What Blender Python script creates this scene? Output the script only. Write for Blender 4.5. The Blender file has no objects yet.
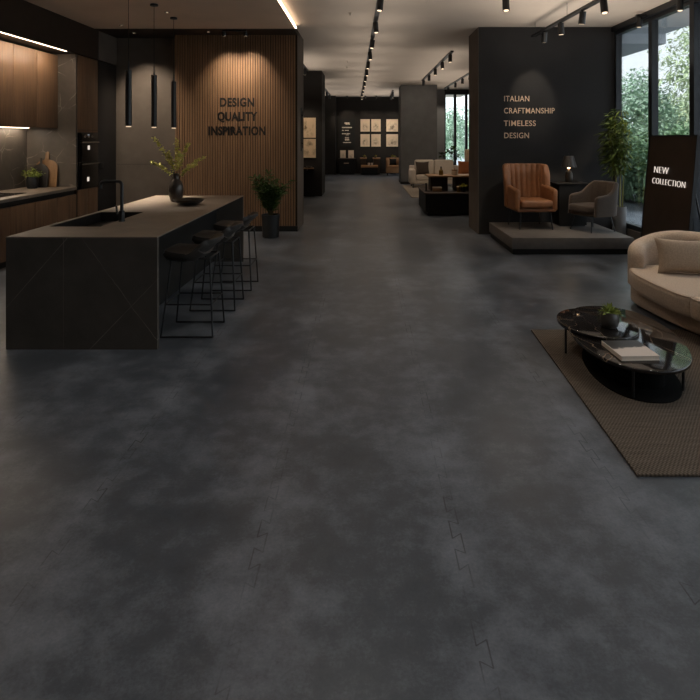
import bpy, bmesh, math, random
from mathutils import Vector, Matrix
R = random.Random(7)
PI = math.pi
sc = bpy.context.scene
COL = sc.collection

# ------------------------------------------------------------------ materials
def lin(c):
    def f(v):
        v /= 255.0
        return v / 12.92 if v <= 0.04045 else ((v + 0.055) / 1.055) ** 2.4
    return (f(c[0]), f(c[1]), f(c[2]), 1.0)

class NT:
    """small node-graph writer"""
    def __init__(s, name):
        s.m = bpy.data.materials.new(name); s.m.use_nodes = True
        s.t = s.m.node_tree; s.t.nodes.clear()
        s.out = s.t.nodes.new('ShaderNodeOutputMaterial')
    def n(s, typ, **kw):
        nd = s.t.nodes.new(typ)
        for k, v in kw.items(): setattr(nd, k, v)
        return nd
    def put(s, sock, v):
        if isinstance(v, bpy.types.NodeSocket): s.t.links.new(v, sock)
        elif v is not None: sock.default_value = v
    def math(s, op, a, b=None, c=None, clamp=False):
        nd = s.n('ShaderNodeMath', operation=op, use_clamp=clamp)
        s.put(nd.inputs[0], a)
        if b is not None: s.put(nd.inputs[1], b)
        if c is not None: s.put(nd.inputs[2], c)
        return nd.outputs[0]
    def coord(s, kind='Object'):
        return s.n('ShaderNodeTexCoord').outputs[kind]
    def geo(s):
        return s.n('ShaderNodeNewGeometry').outputs['Position']
    def mapping(s, vec, scale=(1, 1, 1), loc=(0, 0, 0), rot=(0, 0, 0)):
        nd = s.n('ShaderNodeMapping'); s.put(nd.inputs[0], vec)
        nd.inputs['Scale'].default_value = scale; nd.inputs['Location'].default_value = loc
        nd.inputs['Rotation'].default_value = rot
        return nd.outputs[0]
    def noise(s, vec, scale=5, detail=4, rough=0.55, dist=0.0, out='Fac'):
        nd = s.n('ShaderNodeTexNoise'); s.put(nd.inputs['Vector'], vec)
        nd.inputs['Scale'].default_value = scale; nd.inputs['Detail'].default_value = detail
        nd.inputs['Roughness'].default_value = rough; nd.inputs['Distortion'].default_value = dist
        return nd.outputs[out]
    def voro(s, vec, scale=5, feature='DISTANCE_TO_EDGE', rnd=1.0):
        nd = s.n('ShaderNodeTexVoronoi', feature=feature); s.put(nd.inputs['Vector'], vec)
        nd.inputs['Scale'].default_value = scale
        nd.inputs['Randomness'].default_value = rnd
        return nd.outputs[0]
    def ramp(s, fac, stops, interp='LINEAR'):
        nd = s.n('ShaderNodeValToRGB'); s.put(nd.inputs[0], fac)
        cr = nd.color_ramp; cr.interpolation = interp
        while len(cr.elements) < len(stops): cr.elements.new(0.5)
        for e, (p, c) in zip(cr.elements, stops):
            e.position = p; e.color = c if len(c) == 4 else (*c, 1)
        return nd.outputs[0]
    def mix(s, fac, a, b, blend='MIX'):
        nd = s.n('ShaderNodeMix', data_type='RGBA', blend_type=blend)
        s.put(nd.inputs[0], fac); s.put(nd.inputs[6], a); s.put(nd.inputs[7], b)
        return nd.outputs[2]
    def maprange(s, v, a, b, c=0.0, d=1.0):
        nd = s.n('ShaderNodeMapRange'); s.put(nd.inputs[0], v)
        for i, q in enumerate((a, b, c, d)): nd.inputs[i + 1].default_value = q
        return nd.outputs[0]
    def sep(s, vec):
        nd = s.n('ShaderNodeSeparateXYZ'); s.put(nd.inputs[0], vec); return nd.outputs
    def bump(s, h, strength=0.2, dist=0.01):
        nd = s.n('ShaderNodeBump'); s.put(nd.inputs['Height'], h)
        nd.inputs['Strength'].default_value = strength; nd.inputs['Distance'].default_value = dist
        return nd.outputs[0]
    def bsdf(s, color, rough=0.5, metal=0.0, spec=0.5, normal=None, emis=None, estr=0.0, sheen=0.0, coat=0.0):
        b = s.n('ShaderNodeBsdfPrincipled')
        s.put(b.inputs['Base Color'], color); s.put(b.inputs['Roughness'], rough)
        s.put(b.inputs['Metallic'], metal); s.put(b.inputs['Specular IOR Level'], spec)
        if normal is not None: s.put(b.inputs['Normal'], normal)
        if emis is not None:
            s.put(b.inputs['Emission Color'], emis); b.inputs['Emission Strength'].default_value = estr
        if sheen: b.inputs['Sheen Weight'].default_value = sheen
        if coat: b.inputs['Coat Weight'].default_value = coat
        s.t.links.new(b.outputs[0], s.out.inputs[0]); return s.m

def paint(name, c, rough=0.5, metal=0.0, spec=0.5, var=0.12, scale=6.0, bump=0.0, sheen=0.0):
    t = NT(name); co = t.geo()
    nz = t.noise(co, scale, 4)
    base = lin(c); dk = tuple(v * (1 - var) for v in base[:3]) + (1,); lt = tuple(min(1, v * (1 + var)) for v in base[:3]) + (1,)
    col = t.ramp(nz, [(0.3, dk), (0.7, lt)])
    nm = t.bump(t.noise(co, scale * 12, 3), bump, 0.004) if bump else None
    return t.bsdf(col, rough, metal, spec, nm, sheen=sheen)

def emit(name, c, strength):
    t = NT(name)
    e = t.n('ShaderNodeEmission'); e.inputs[0].default_value = lin(c); e.inputs[1].default_value = strength
    t.t.links.new(e.outputs[0], t.out.inputs[0]); return t.m

def wood(name, dark, light, grain=(14, 14, 0.7), rough=0.5, spec=0.35):
    t = NT(name); co = t.geo()
    v = t.mapping(co, grain)
    a = t.noise(v, 2.2, 6, 0.6, 0.6)
    b = t.noise(t.mapping(co, (90, 90, 2.5)), 1.5, 3)
    f = t.math('ADD', t.math('MULTIPLY', a, 0.75), t.math('MULTIPLY', b, 0.25))
    col = t.ramp(f, [(0.3, lin(dark)), (0.68, lin(light))])
    return t.bsdf(col, rough, 0, spec, t.bump(f, 0.12, 0.003))

def stone(name, base, vein, vscale=2.2, rough=0.45, veinamt=0.6, width=0.018, spec=0.4, rot=(0.4, 0.3, 0.6), squash=(1, 1, 1), warpamt=.22):
    t = NT(name); co = t.geo()
    warp = t.noise(co, 1.6, 4, out='Color')
    vec = t.n('ShaderNodeVectorMath', operation='MULTIPLY_ADD')
    t.put(vec.inputs[0], warp); vec.inputs[1].default_value = (warpamt,) * 3; t.put(vec.inputs[2], t.mapping(co, squash, rot=rot))
    e = t.voro(vec.outputs[0], vscale)
    m = t.maprange(e, 0.0, width, 1.0, 0.0)
    brk = t.maprange(t.noise(co, 2.6, 3), 0.42, 0.62)
    m = t.math('MULTIPLY', t.math('MULTIPLY', m, brk), veinamt)
    cl = t.noise(co, 3.0, 6, 0.65)
    b = lin(base)
    body = t.ramp(cl, [(0.25, tuple(x * 0.72 for x in b[:3])), (0.75, tuple(x * 1.3 for x in b[:3]))])
    col = t.mix(m, body, lin(vein))
    return t.bsdf(col, rough, 0, spec, t.bump(cl, 0.05, 0.004))

M = {}
M['black_metal'] = paint('black_metal', (22, 22, 23), 0.42, 0.0, 0.5)
M['black_matt'] = paint('black_matt', (20, 19, 18), 0.6, 0.0, 0.35)
M['frame_metal'] = paint('frame_metal', (34, 37, 41), 0.45, 0.2, 0.5)
M['charcoal'] = paint('charcoal_plaster', (47, 46, 46), 0.75, 0, 0.3, 0.12, 2.0, 0.05)
M['darkwall'] = paint('dark_brown_plaster', (37, 33, 30), 0.75, 0, 0.3, 0.12, 2.0, 0.05)
M['greywall'] = paint('grey_plaster', (98, 88, 79), 0.75, 0, 0.3, 0.12, 3.0, 0.06)
M['palewall'] = paint('pale_grey_plaster', (135, 135, 136), 0.8, 0, 0.3, 0.06, 3.0)
M['ceiling'] = paint('ceiling_plaster', (205, 192, 178), 0.85, 0, 0.2, 0.04, 1.2)
M['kceiling'] = paint('kitchen_ceiling_plaster', (212, 190, 168), 0.85, 0, 0.2, 0.06, 1.2)
M['soffit'] = paint('dark_brown_lacquer', (48, 38, 30), 0.6, 0, 0.3)
M['wood'] = wood('walnut_veneer', (82, 60, 43), (130, 98, 71))
M['wood_slat'] = wood('oak_slat', (102, 77, 57), (148, 115, 86), (20, 20, 0.6))
M['wood_back'] = paint('slat_backing_felt', (34, 25, 18), 0.9, 0, 0.1)
M['wood_board'] = wood('beech_board', (104, 76, 48), (138, 104, 70), (16, 16, 1.5))
M['wood_black'] = wood('black_stained_board', (30, 26, 23), (46, 40, 36), (16, 16, 1.5))
M['wood_tan'] = wood('tan_oak', (128, 96, 68), (166, 130, 96), (2, 14, 14))
M['wood_dark'] = wood('dark_oak', (44, 34, 27), (70, 54, 42), (14, 14, 1))
M['counter'] = stone('brown_grey_worktop_stone', (116, 104, 92), (160, 148, 134), 2.4, 0.42, 0.25)
M['splash'] = stone('brown_stone_splashback', (80, 72, 64), (178, 166, 150), 2.8, 0.45, 0.9, 0.016)
M['marble'] = stone('dark_polished_marble', (30, 26, 24), (150, 126, 104), 4.0, 0.06, 0.9, 0.014, 0.6, squash=(1.5, 0.6, 1), warpamt=.5)
M['ceramic'] = paint('dark_glazed_ceramic', (70, 66, 62), 0.3, 0.0, 0.5, 0.2, 30)
M['bronze'] = paint('dark_bronze_ceramic', (64, 58, 53), 0.28, 0.55, 0.5, 0.2, 25)
M['pot_grey'] = paint('grey_pot', (104, 102, 101), 0.5, 0, 0.4)
M['pot_dark'] = paint('charcoal_pot', (30, 30, 30), 0.5, 0, 0.4)
M['soil'] = paint('soil', (40, 30, 22), 0.95, 0, 0.1, 0.4, 60)
M['leather'] = paint('cognac_leather', (130, 86, 55), 0.45, 0, 0.4, 0.14, 9, 0.12)
M['fabric_dark'] = paint('charcoal_fabric', (76, 66, 58), 0.9, 0, 0.15, 0.14, 60, 0.3, 0.15)
M['fabric_black'] = paint('black_fabric', (38, 37, 37), 0.9, 0, 0.15, 0.14, 60, 0.2)
M['fabric_beige'] = paint('beige_boucle', (184, 164, 144), 0.95, 0, 0.1, 0.16, 70, 0.45, 0.2)
M['fabric_cream'] = paint('cream_fabric', (206, 194, 180), 0.95, 0, 0.1, 0.08, 60, 0.2)
M['fabric_pillow'] = paint('taupe_boucle', (164, 144, 124), 0.95, 0, 0.1, 0.18, 80, 0.5, 0.2)
M['fabric_rust'] = paint('rust_fabric', (150, 92, 56), 0.9, 0, 0.15, 0.14, 50, 0.2)
M['fabric_tan'] = paint('tan_fabric', (168, 128, 92), 0.9, 0, 0.15, 0.1, 50, 0.2)
M['stool'] = paint('black_leather', (50, 46, 43), 0.45, 0, 0.4, 0.15, 20, 0.1)
M['platform'] = paint('dark_taupe_platform', (98, 92, 87), 0.6, 0, 0.35, 0.12, 9, 0.05)
M['brass'] = paint('brushed_copper', (236, 204, 174), 0.45, 0.0, 0.5, 0.06)
M['steel'] = paint('brushed_steel', (150, 140, 128), 0.3, 0.9, 0.5)
M['table_base'] = paint('soft_black_lacquer', (15, 14, 13), 0.85, 0, 0.08)
M['letter_black'] = paint('black_letters', (20, 17, 15), 0.5, 0, 0.4)
M['paper'] = paint('cream_paper', (222, 208, 192), 0.8, 0, 0.2, 0.05)
M['cups'] = paint('white_porcelain', (205, 190, 172), 0.4, 0, 0.4, 0.04)
M['leaf'] = paint('dark_green_leaf', (62, 84, 36), 0.5, 0, 0.35, 0.4, 14)
M['leaf_bamboo'] = paint('bamboo_leaf', (92, 108, 40), 0.5, 0, 0.35, 0.45, 9)
M['leaf_blossom'] = paint('yellow_green_blossom', (206, 200, 112), 0.6, 0, 0.3, 0.3, 40)
M['leaf_bright'] = paint('bright_green_leaf', (122, 134, 54), 0.5, 0, 0.35, 0.35, 40)
M['leaf_yellow'] = paint('olive_leaf', (150, 146, 60), 0.5, 0, 0.3, 0.3, 40)
M['cane'] = paint('bamboo_cane', (138, 132, 62), 0.45, 0, 0.4, 0.2, 12)
M['stem'] = paint('woody_stem', (70, 62, 38), 0.7, 0, 0.2)
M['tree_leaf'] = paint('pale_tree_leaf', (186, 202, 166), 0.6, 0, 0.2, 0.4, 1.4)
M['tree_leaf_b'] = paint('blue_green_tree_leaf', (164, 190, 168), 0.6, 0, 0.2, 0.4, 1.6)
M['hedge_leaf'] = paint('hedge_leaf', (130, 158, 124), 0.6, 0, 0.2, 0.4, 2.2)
M['bark'] = paint('bark', (74, 62, 50), 0.9, 0, 0.1, 0.3, 8, 0.4)
M['pavement'] = paint('pale_pavement', (150, 154, 158), 0.8, 0, 0.3, 0.1, 2)
M['overhang'] = paint('grey_overhang', (214, 218, 222), 0.8, 0, 0.2, 0.04, 1)
M['lens'] = emit('lamp_lens', (255, 226, 190), 1.8)
M['lens_soft'] = emit('pendant_diffuser', (255, 222, 184), 0.9)
M['led'] = emit('led_strip', (255, 224, 192), 7.0)
M['led_under'] = emit('led_strip_soft', (255, 226, 196), 6.0)
M['bulb'] = emit('lamp_bulb', (255, 212, 160), 5.0)
M['white_letters'] = emit('lit_white_letters', (255, 240, 226), 0.85)
M['door_glint'] = emit('oven_glint_emission', (255, 240, 222), 0.75)  # emission for the painted reflections on the oven glass
M['panel_glow'] = emit('oven_display', (210, 220, 230), 0.35)
M['sign_board'] = paint('dark_brown_board', (64, 52, 43), 0.5, 0, 0.4)
M['glass_dark'] = paint('black_oven_glass', (9, 9, 9), 0.08, 0, 0.5)
M['hob'] = paint('black_hob_glass', (12, 12, 12), 0.1, 0, 0.5)
M['sink'] = paint('black_composite_sink', (24, 22, 20), 0.4, 0, 0.45)
M['shade'] = paint('dark_bronze_shade', (60, 56, 54), 0.4, 0.4, 0.5)
M['cream_shade'] = paint('cream_lampshade', (206, 180, 150), 0.8, 0, 0.2)
M['amber'] = paint('amber_glass', (120, 96, 40), 0.15, 0, 0.5)
M['gold'] = paint('gold_tin', (150, 116, 60), 0.35, 0.7, 0.5)

def mat_glass():
    t = NT('window_glass')
    tr = t.n('ShaderNodeBsdfTransparent'); tr.inputs[0].default_value = (0.93, 0.95, 0.95, 1)
    gl = t.n('ShaderNodeBsdfGlossy'); gl.inputs['Roughness'].default_value = 0.02
    lw = t.n('ShaderNodeLayerWeight'); lw.inputs[0].default_value = 0.35
    f = t.math('MULTIPLY', lw.outputs['Fresnel'], 0.55, clamp=True)
    mx = t.n('ShaderNodeMixShader'); t.put(mx.inputs[0], f)
    t.t.links.new(tr.outputs[0], mx.inputs[1]); t.t.links.new(gl.outputs[0], mx.inputs[2])
    t.t.links.new(mx.outputs[0], t.out.inputs[0]); return t.m
M['glass'] = mat_glass()

def mat_floor():
    t = NT('interlocking_slate_tiles'); P = t.geo(); s = t.sep(P)
    x, y = s[0], s[1]
    TW, X0, A, p = 0.84, 0.40, 0.020, 0.17
    def seam(u, v, u0, ph):
        # distance of u to the nearest seam line, u in -TW/2..TW/2
        q = t.math('SUBTRACT', t.math('WRAP', t.math('ADD', u, -u0 + TW / 2), TW, 0.0), TW / 2)
        sl = t.math('ADD', t.math('MULTIPLY', v, 1.0 / p), ph)
        sl = t.math('ADD', sl, t.math('MULTIPLY', t.noise(P, 1.3, 2), 0.6))
        tri = t.math('SINE', t.math('MULTIPLY', sl, 2 * PI))
        skew = t.math('MULTIPLY', q, 0.45 / A)
        fv = t.math('ADD', tri, skew)
        d1 = t.math('ABSOLUTE', t.math('SUBTRACT', q, t.math('MULTIPLY', t.math('SIGN', fv), A)))
        far = t.math('GREATER_THAN', t.math('ABSOLUTE', q), A)
        d2 = t.math('ADD', t.math('MULTIPLY', t.math('ABSOLUTE', fv), p / (2 * PI)), far)
        d = t.math('MINIMUM', d1, d2)
        return q, d
    qx, dx = seam(x, y, X0, 0.0)
    qy, dy = seam(y, x, 0.31, 0.3)
    patch = t.maprange(t.noise(P, 2.3, 3), 0.44, 0.60)
    lx = t.math('MULTIPLY', t.maprange(dx, 0.001, 0.0042, 1, 0), t.math('MULTIPLY_ADD', patch, 0.7, 0.12))
    ly = t.math('MULTIPLY', t.maprange(dy, 0.0015, 0.0045, 1, 0), t.math('MULTIPLY', patch, 0.16))
    line = t.math('MAXIMUM', lx, ly)
    warp = t.noise(P, 0.9, 2, out='Color')
    vm = t.n('ShaderNodeVectorMath', operation='MULTIPLY_ADD'); t.put(vm.inputs[0], warp)
    vm.inputs[1].default_value = (0.35, 0.35, 0); t.put(vm.inputs[2], P)
    big = t.noise(vm.outputs[0], 1.7, 5, 0.58)
    mid = t.noise(t.mapping(P, (1, 1, 1)), 6.5, 6, 0.66)
    fine = t.noise(P, 75, 4, 0.75)
    edge = t.maprange(t.math('ABSOLUTE', qx), 0.0, 0.26, 1.0, 0.0)
    f = t.math('ADD', t.math('MULTIPLY', big, 0.55), t.math('MULTIPLY', mid, 0.49))
    f = t.math('ADD', f, t.math('MULTIPLY_ADD', fine, 0.26, -0.065))
    f = t.math('ADD', f, t.math('MULTIPLY', edge, 0.085))
    col = t.ramp(f, [(0.38, lin((61, 65, 70))), (0.57, lin((76, 80, 86))), (0.78, lin((113, 117, 124)))])
    col = t.mix(t.math('MULTIPLY', line, 0.9), col, lin((34, 34, 36)))
    rg = t.maprange(f, 0.4, 0.8, 0.28, 0.40)
    h = t.math('ADD', t.math('MULTIPLY', fine, 0.4), t.math('MULTIPLY', line, -1.0))
    return t.bsdf(col, rg, 0, 0.42, t.bump(h, 0.10, 0.004))
M['floor'] = mat_floor()

def mat_island():
    # dark stone with a few long straight hairline veins on the end panel (world x / z)
    t = NT('island_dark_stone'); P = t.geo(); s = t.sep(P)
    wob = t.math('MULTIPLY_ADD', t.noise(P, 6, 4), 0.03, -0.015)
    x = t.math('ADD', s[0], wob); z = t.math('ADD', s[2], wob)
    y = s[1]
    def ln(ax, az, bx, bz, w=0.003):
        L = math.hypot(bx - ax, bz - az); nx, nz = -(bz - az) / L, (bx - ax) / L
        d = t.math('ADD', t.math('ADD', t.math('MULTIPLY', x, nx), t.math('MULTIPLY', z, nz)), -(ax * nx + az * nz))
        m = t.maprange(t.math('ABSOLUTE', d), w * 0.4, w, 1, 0)
        # keep to the stretch of the segment
        tx, tz = (bx - ax) / L, (bz - az) / L
        u = t.math('ADD', t.math('ADD', t.math('MULTIPLY', x, tx), t.math('MULTIPLY', z, tz)), -(ax * tx + az * tz))
        g = t.math('MULTIPLY', t.math('GREATER_THAN', u, 0.0), t.math('LESS_THAN', u, L))
        return t.math('MULTIPLY', m, g)
    X = -2.91
    vs = [ln(X + .60, .93, X + 1.27, .02), ln(X + 1.28, .62, X + .68, 0.0), ln(X - .05, .28, X + .52, .93)]
    v = vs[0]
    for q in vs[1:]: v = t.math('MAXIMUM', v, q)
    brk = t.maprange(t.noise(P, 5, 3), 0.35, 0.6, 0.25, 1)
    v = t.math('MULTIPLY', v, brk)
    cl = t.noise(P, 3.5, 6, 0.65); b = lin((70, 64, 58))
    body = t.ramp(cl, [(0.25, tuple(q * 0.75 for q in b[:3])), (0.75, tuple(q * 1.25 for q in b[:3]))])
    col = t.mix(t.math('MULTIPLY', v, 0.6), body, lin((150, 140, 126)))
    return t.bsdf(col, 0.5, 0, 0.4, t.bump(cl, 0.06, 0.004))
M['island'] = mat_island()

def mat_rug(name, dark, light, fx=95.0, fy=70.0):
    t = NT(name); P = t.geo(); s = t.sep(P)
    j = t.math('MULTIPLY', t.noise(P, 22, 3), 2.4)
    a = t.math('SINE', t.math('ADD', t.math('MULTIPLY', s[1], fy * 2 * PI / 1.0 * 0.5), j))
    b = t.math('SINE', t.math('ADD', t.math('MULTIPLY', s[0], fx * 2 * PI / 1.0 * 0.5), j))
    w = t.math('MULTIPLY_ADD', t.math('MULTIPLY', a, b), 0.5, 0.5)
    st = t.noise(t.mapping(P, (3, 40, 1)), 1.5, 4, 0.7)
    f = t.math('ADD', t.math('MULTIPLY', w, 0.45), t.math('MULTIPLY', st, 0.6))
    col = t.ramp(f, [(0.25, lin(dark)), (0.8, lin(light))])
    return t.bsdf(col, 0.95, 0, 0.1, t.bump(w, 0.5, 0.006))
M['rug'] = mat_rug('taupe_woven_rug', (64, 56, 49), (118, 106, 94))
M['rug_far'] = mat_rug('pale_woven_rug', (138, 128, 116), (172, 160, 146))

def mat_print(name, seed, bg, ink, cx=0.5, cy=0.42, r=0.3, scale=5):
    """a pale print with an abstract ink blot, in generated coordinates of the sheet"""
    t = NT(name); g = t.coord('Generated'); s = t.sep(g)
    u, v = s[0], s[2]
    du = t.math('ADD', u, -cx); dv = t.math('ADD', v, -cy)
    d = t.math('SQRT', t.math('ADD', t.math('MULTIPLY', du, du), t.math('MULTIPLY', dv, dv)))
    nz = t.noise(t.mapping(g, loc=(seed * 3.1, seed, seed * 1.7)), scale, 5, 0.65)
    m = t.math('MULTIPLY', t.maprange(d, r * 0.25, r, 1, 0), t.maprange(nz, 0.46, 0.60))
    col = t.mix(t.math('MULTIPLY', m, 0.75), lin(bg), lin(ink))
    return t.bsdf(col, 0.8, 0, 0.2)

# ------------------------------------------------------------------ mesh helpers
def merge(bm, src):
    me = bpy.data.meshes.new('tmp'); src.to_mesh(me); src.free()
    bm.from_mesh(me); bpy.data.meshes.remove(me)

def B(): return bmesh.new()

def box(bm, x0, x1, y0, y1, z0, z1, bev=0.0, seg=2, rot=None):
    t = B(); bmesh.ops.create_cube(t, size=1.0)
    mt = Matrix.Translation(((x0 + x1) / 2, (y0 + y1) / 2, (z0 + z1) / 2)) @ (rot or Matrix()) @ Matrix.Diagonal((abs(x1 - x0), abs(y1 - y0), abs(z1 - z0), 1))
    bmesh.ops.transform(t, matrix=mt, verts=t.verts)
    if bev: bmesh.ops.bevel(t, geom=t.edges[:], offset=bev, segments=seg, profile=0.5, affect='EDGES', clamp_overlap=True)
    merge(bm, t); return bm

def BX(*a, **k): return box(B(), *a, **k)

def cyl(bm, p0, p1, r0, r1=None, seg=20, caps=True):
    r1 = r0 if r1 is None else r1
    p0, p1 = Vector(p0), Vector(p1); d = p1 - p0
    t = B(); bmesh.ops.create_cone(t, cap_ends=caps, segments=seg, radius1=r0, radius2=r1, depth=d.length)
    mt = Matrix.Translation((p0 + p1) / 2) @ d.to_track_quat('Z', 'Y').to_matrix().to_4x4()
    bmesh.ops.transform(t, matrix=mt, verts=t.verts); merge(bm, t); return bm

def tube(bm, pts, r, seg=8, r_end=None):
    """round tube through points, with one ring per point"""
    pts = [Vector(p) for p in pts]; n = len(pts); rings = []
    up = Vector((0, 0, 1)); prev = None
    for i, p in enumerate(pts):
        d = (pts[min(i + 1, n - 1)] - pts[max(i - 1, 0)]).normalized()
        if prev is None:
            a = d.cross(up if abs(d.z) < 0.95 else Vector((1, 0, 0))).normalized()
        else:
            a = (prev - d * prev.dot(d)).normalized()
        prev = a; b = d.cross(a)
        rr = r if r_end is None else r + (r_end - r) * i / (n - 1)
        rings.append([bm.verts.new(p + (a * math.cos(2 * PI * k / seg) + b * math.sin(2 * PI * k / seg)) * rr) for k in range(seg)])
    for i in range(n - 1):
        for k in range(seg):
            bm.faces.new((rings[i][k], rings[i][(k + 1) % seg], rings[i + 1][(k + 1) % seg], rings[i + 1][k]))
    bm.faces.new(rings[0][::-1]); bm.faces.new(rings[-1]); return bm

def round_path(pts, rad, n=6):
    pts = [Vector(p) for p in pts]; out = [pts[0]]
    for i in range(1, len(pts) - 1):
        a, p, c = pts[i - 1], pts[i], pts[i + 1]
        da = (a - p).normalized(); dc = (c - p).normalized()
        q0, q1 = p + da * rad, p + dc * rad
        for k in range(n + 1):
            s = k / n
            out.append(q0 * (1 - s) ** 2 + p * 2 * s * (1 - s) + q1 * s * s)
    out.append(pts[-1]); return out

def lathe(bm, prof, c=(0, 0, 0), seg=32):
    """profile [(r, z)...] spun about z at c; closed where r == 0"""
    c = Vector(c); rings = []
    for r, z in prof:
        if r <= 1e-6: rings.append([bm.verts.new(c + Vector((0, 0, z)))])
        else: rings.append([bm.verts.new(c + Vector((r * math.cos(2 * PI * k / seg), r * math.sin(2 * PI * k / seg), z))) for k in range(seg)])
    for a, b in zip(rings, rings[1:]):
        for k in range(seg):
            k2 = (k + 1) % seg
            if len(a) == 1 and len(b) == 1: continue
            if len(a) == 1: bm.faces.new((a[0], b[k2], b[k]))
            elif len(b) == 1: bm.faces.new((a[k], a[k2], b[0]))
            else: bm.faces.new((a[k], a[k2], b[k2], b[k]))
    return bm

def prism(bm, poly, z0, z1, bev=0.0, seg=3):
    t = B()
    vb = [t.verts.new((x, y, z0)) for x, y in poly]; vt = [t.verts.new((x, y, z1)) for x, y in poly]
    n = len(poly); fb = t.faces.new(vb[::-1]); ft = t.faces.new(vt)
    for i in range(n): t.faces.new((vb[i], vb[(i + 1) % n], vt[(i + 1) % n], vt[i]))
    bmesh.ops.recalc_face_normals(t, faces=t.faces)
    if bev:
        bmesh.ops.bevel(t, geom=list(set(fb.edges) | set(ft.edges)), offset=bev, segments=seg, profile=0.5, affect='EDGES')
    merge(bm, t); return bm

def sell(cx, cy, a, b, n=2.0, rot=0.0, seg=64):
    out = []
    for k in range(seg):
        th = 2 * PI * k / seg; c, s = math.cos(th), math.sin(th)
        x = a * math.copysign(abs(c) ** (2 / n), c); y = b * math.copysign(abs(s) ** (2 / n), s)
        out.append((cx + x * math.cos(rot) - y * math.sin(rot), cy + x * math.sin(rot) + y * math.cos(rot)))
    return out

def catmull(pts, n=8, closed=False):
    P = [Vector(p) for p in pts]; N = len(P); out = []
    rng = range(N) if closed else range(N - 1)
    for i in rng:
        if closed: a, b, c, d = P[(i - 1) % N], P[i], P[(i + 1) % N], P[(i + 2) % N]
        else: a, b, c, d = P[max(i - 1, 0)], P[i], P[i + 1], P[min(i + 2, N - 1)]
        for k in range(n):
            s = k / n
            out.append(0.5 * ((2 * b) + (c - a) * s + (2 * a - 5 * b + 4 * c - d) * s * s + (3 * b - a - 3 * c + d) * s ** 3))
    if not closed: out.append(P[-1])
    return out

def pillow(bm, w, d, h, mat, n=2.6, seg=18):
    """soft closed cushion w (x) by d (y), h thick, pinched at its rim; mat places it"""
    grid = {}
    t = B()
    for side in (1, -1):
        for i in range(seg + 1):
            for j in range(seg + 1):
                u, v = 2 * i / seg - 1, 2 * j / seg - 1
                if side == -1 and (i in (0, seg) or j in (0, seg)):
                    grid[side, i, j] = grid[1, i, j]; continue
                e = (1 - abs(u) ** n) * (1 - abs(v) ** n)
                pin = 1 - 0.12 * (1 - abs(u) ** 2) * abs(v) ** 4 - 0.0
                pin2 = 1 - 0.10 * (1 - abs(v) ** 2) * abs(u) ** 4
                grid[side, i, j] = t.verts.new((u * w / 2 * pin2, v * d / 2 * pin, side * h / 2 * max(e, 0) ** 0.5))
    for side in (1, -1):
        for i in range(seg):
            for j in range(seg):
                f = [grid[side, i, j], grid[side, i + 1, j], grid[side, i + 1, j + 1], grid[side, i, j + 1]]
                if side == -1: f.reverse()
                t.faces.new(f)
    bmesh.ops.transform(t, matrix=mat, verts=t.verts); merge(bm, t); return bm

def shell(bm, path, z0, z1, thick, lean=0.0, bulge=None, inward=1, nv=10, endr=None, leandir=None):
    """upright padded wall along a plan path. z0/z1/thick: numbers or functions of s (0..1).
    bulge(s) swells the inner face, inward=+1 when the inside lies to the left of the path."""
    P = [Vector((p[0], p[1])) for p in path]; n = len(P)
    L = [0]
    for a, b in zip(P, P[1:]): L.append(L[-1] + (b - a).length)
    f = lambda q, s: q(s) if callable(q) else q
    rings = []
    for i, p in enumerate(P):
        s = L[i] / L[-1]
        tg = (P[min(i + 1, n - 1)] - P[max(i - 1, 0)]).normalized(); nr = Vector((-tg.y, tg.x)) * inward
        a, b, th = f(z0, s), f(z1, s), f(thick, s)
        de = min(L[i], L[-1] - L[i])
        if endr and de < endr:
            k = math.sqrt(max(0.0, 1 - (1 - de / endr) ** 2)); th2 = th * (0.25 + 0.75 * k); b = b - (1 - k) * endr * 0.8
        else: th2 = th
        r = th2 / 2; prof = []
        zt = b - r
        for k in range(nv + 1):
            v = k / nv; bl = (bulge(s) if bulge else 0) * min(1, 6 * (1 - v) + 0.25) * min(1, v * 6 + 0.3)
            prof.append((r + bl, a + (zt - a) * v))
        for k in range(1, 7):
            an = PI * k / 7; bl = (bulge(s) * 0.5 * max(0, math.cos(an / 2)) if bulge else 0)
            prof.append((r * math.cos(an) + bl, zt + (r + bl * 0.5) * math.sin(an)))
        for k in range(nv, -1, -1): prof.append((-r, a + (zt - a) * k / nv))
        ring = []
        for o, z in prof:
            q = p + nr * o
            if leandir: q = q + Vector(leandir) * lean * (z - f(z0, s))
            ring.append(bm.verts.new((q.x, q.y, z)))
        rings.append(ring)
    m = len(rings[0])
    for a, b in zip(rings, rings[1:]):
        for k in range(m):
            bm.faces.new((a[k], b[k], b[(k + 1) % m], a[(k + 1) % m]))
    bm.faces.new(rings[0][::-1]); bm.faces.new(rings[-1])
    bmesh.ops.recalc_face_normals(bm, faces=bm.faces)
    return bm

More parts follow.
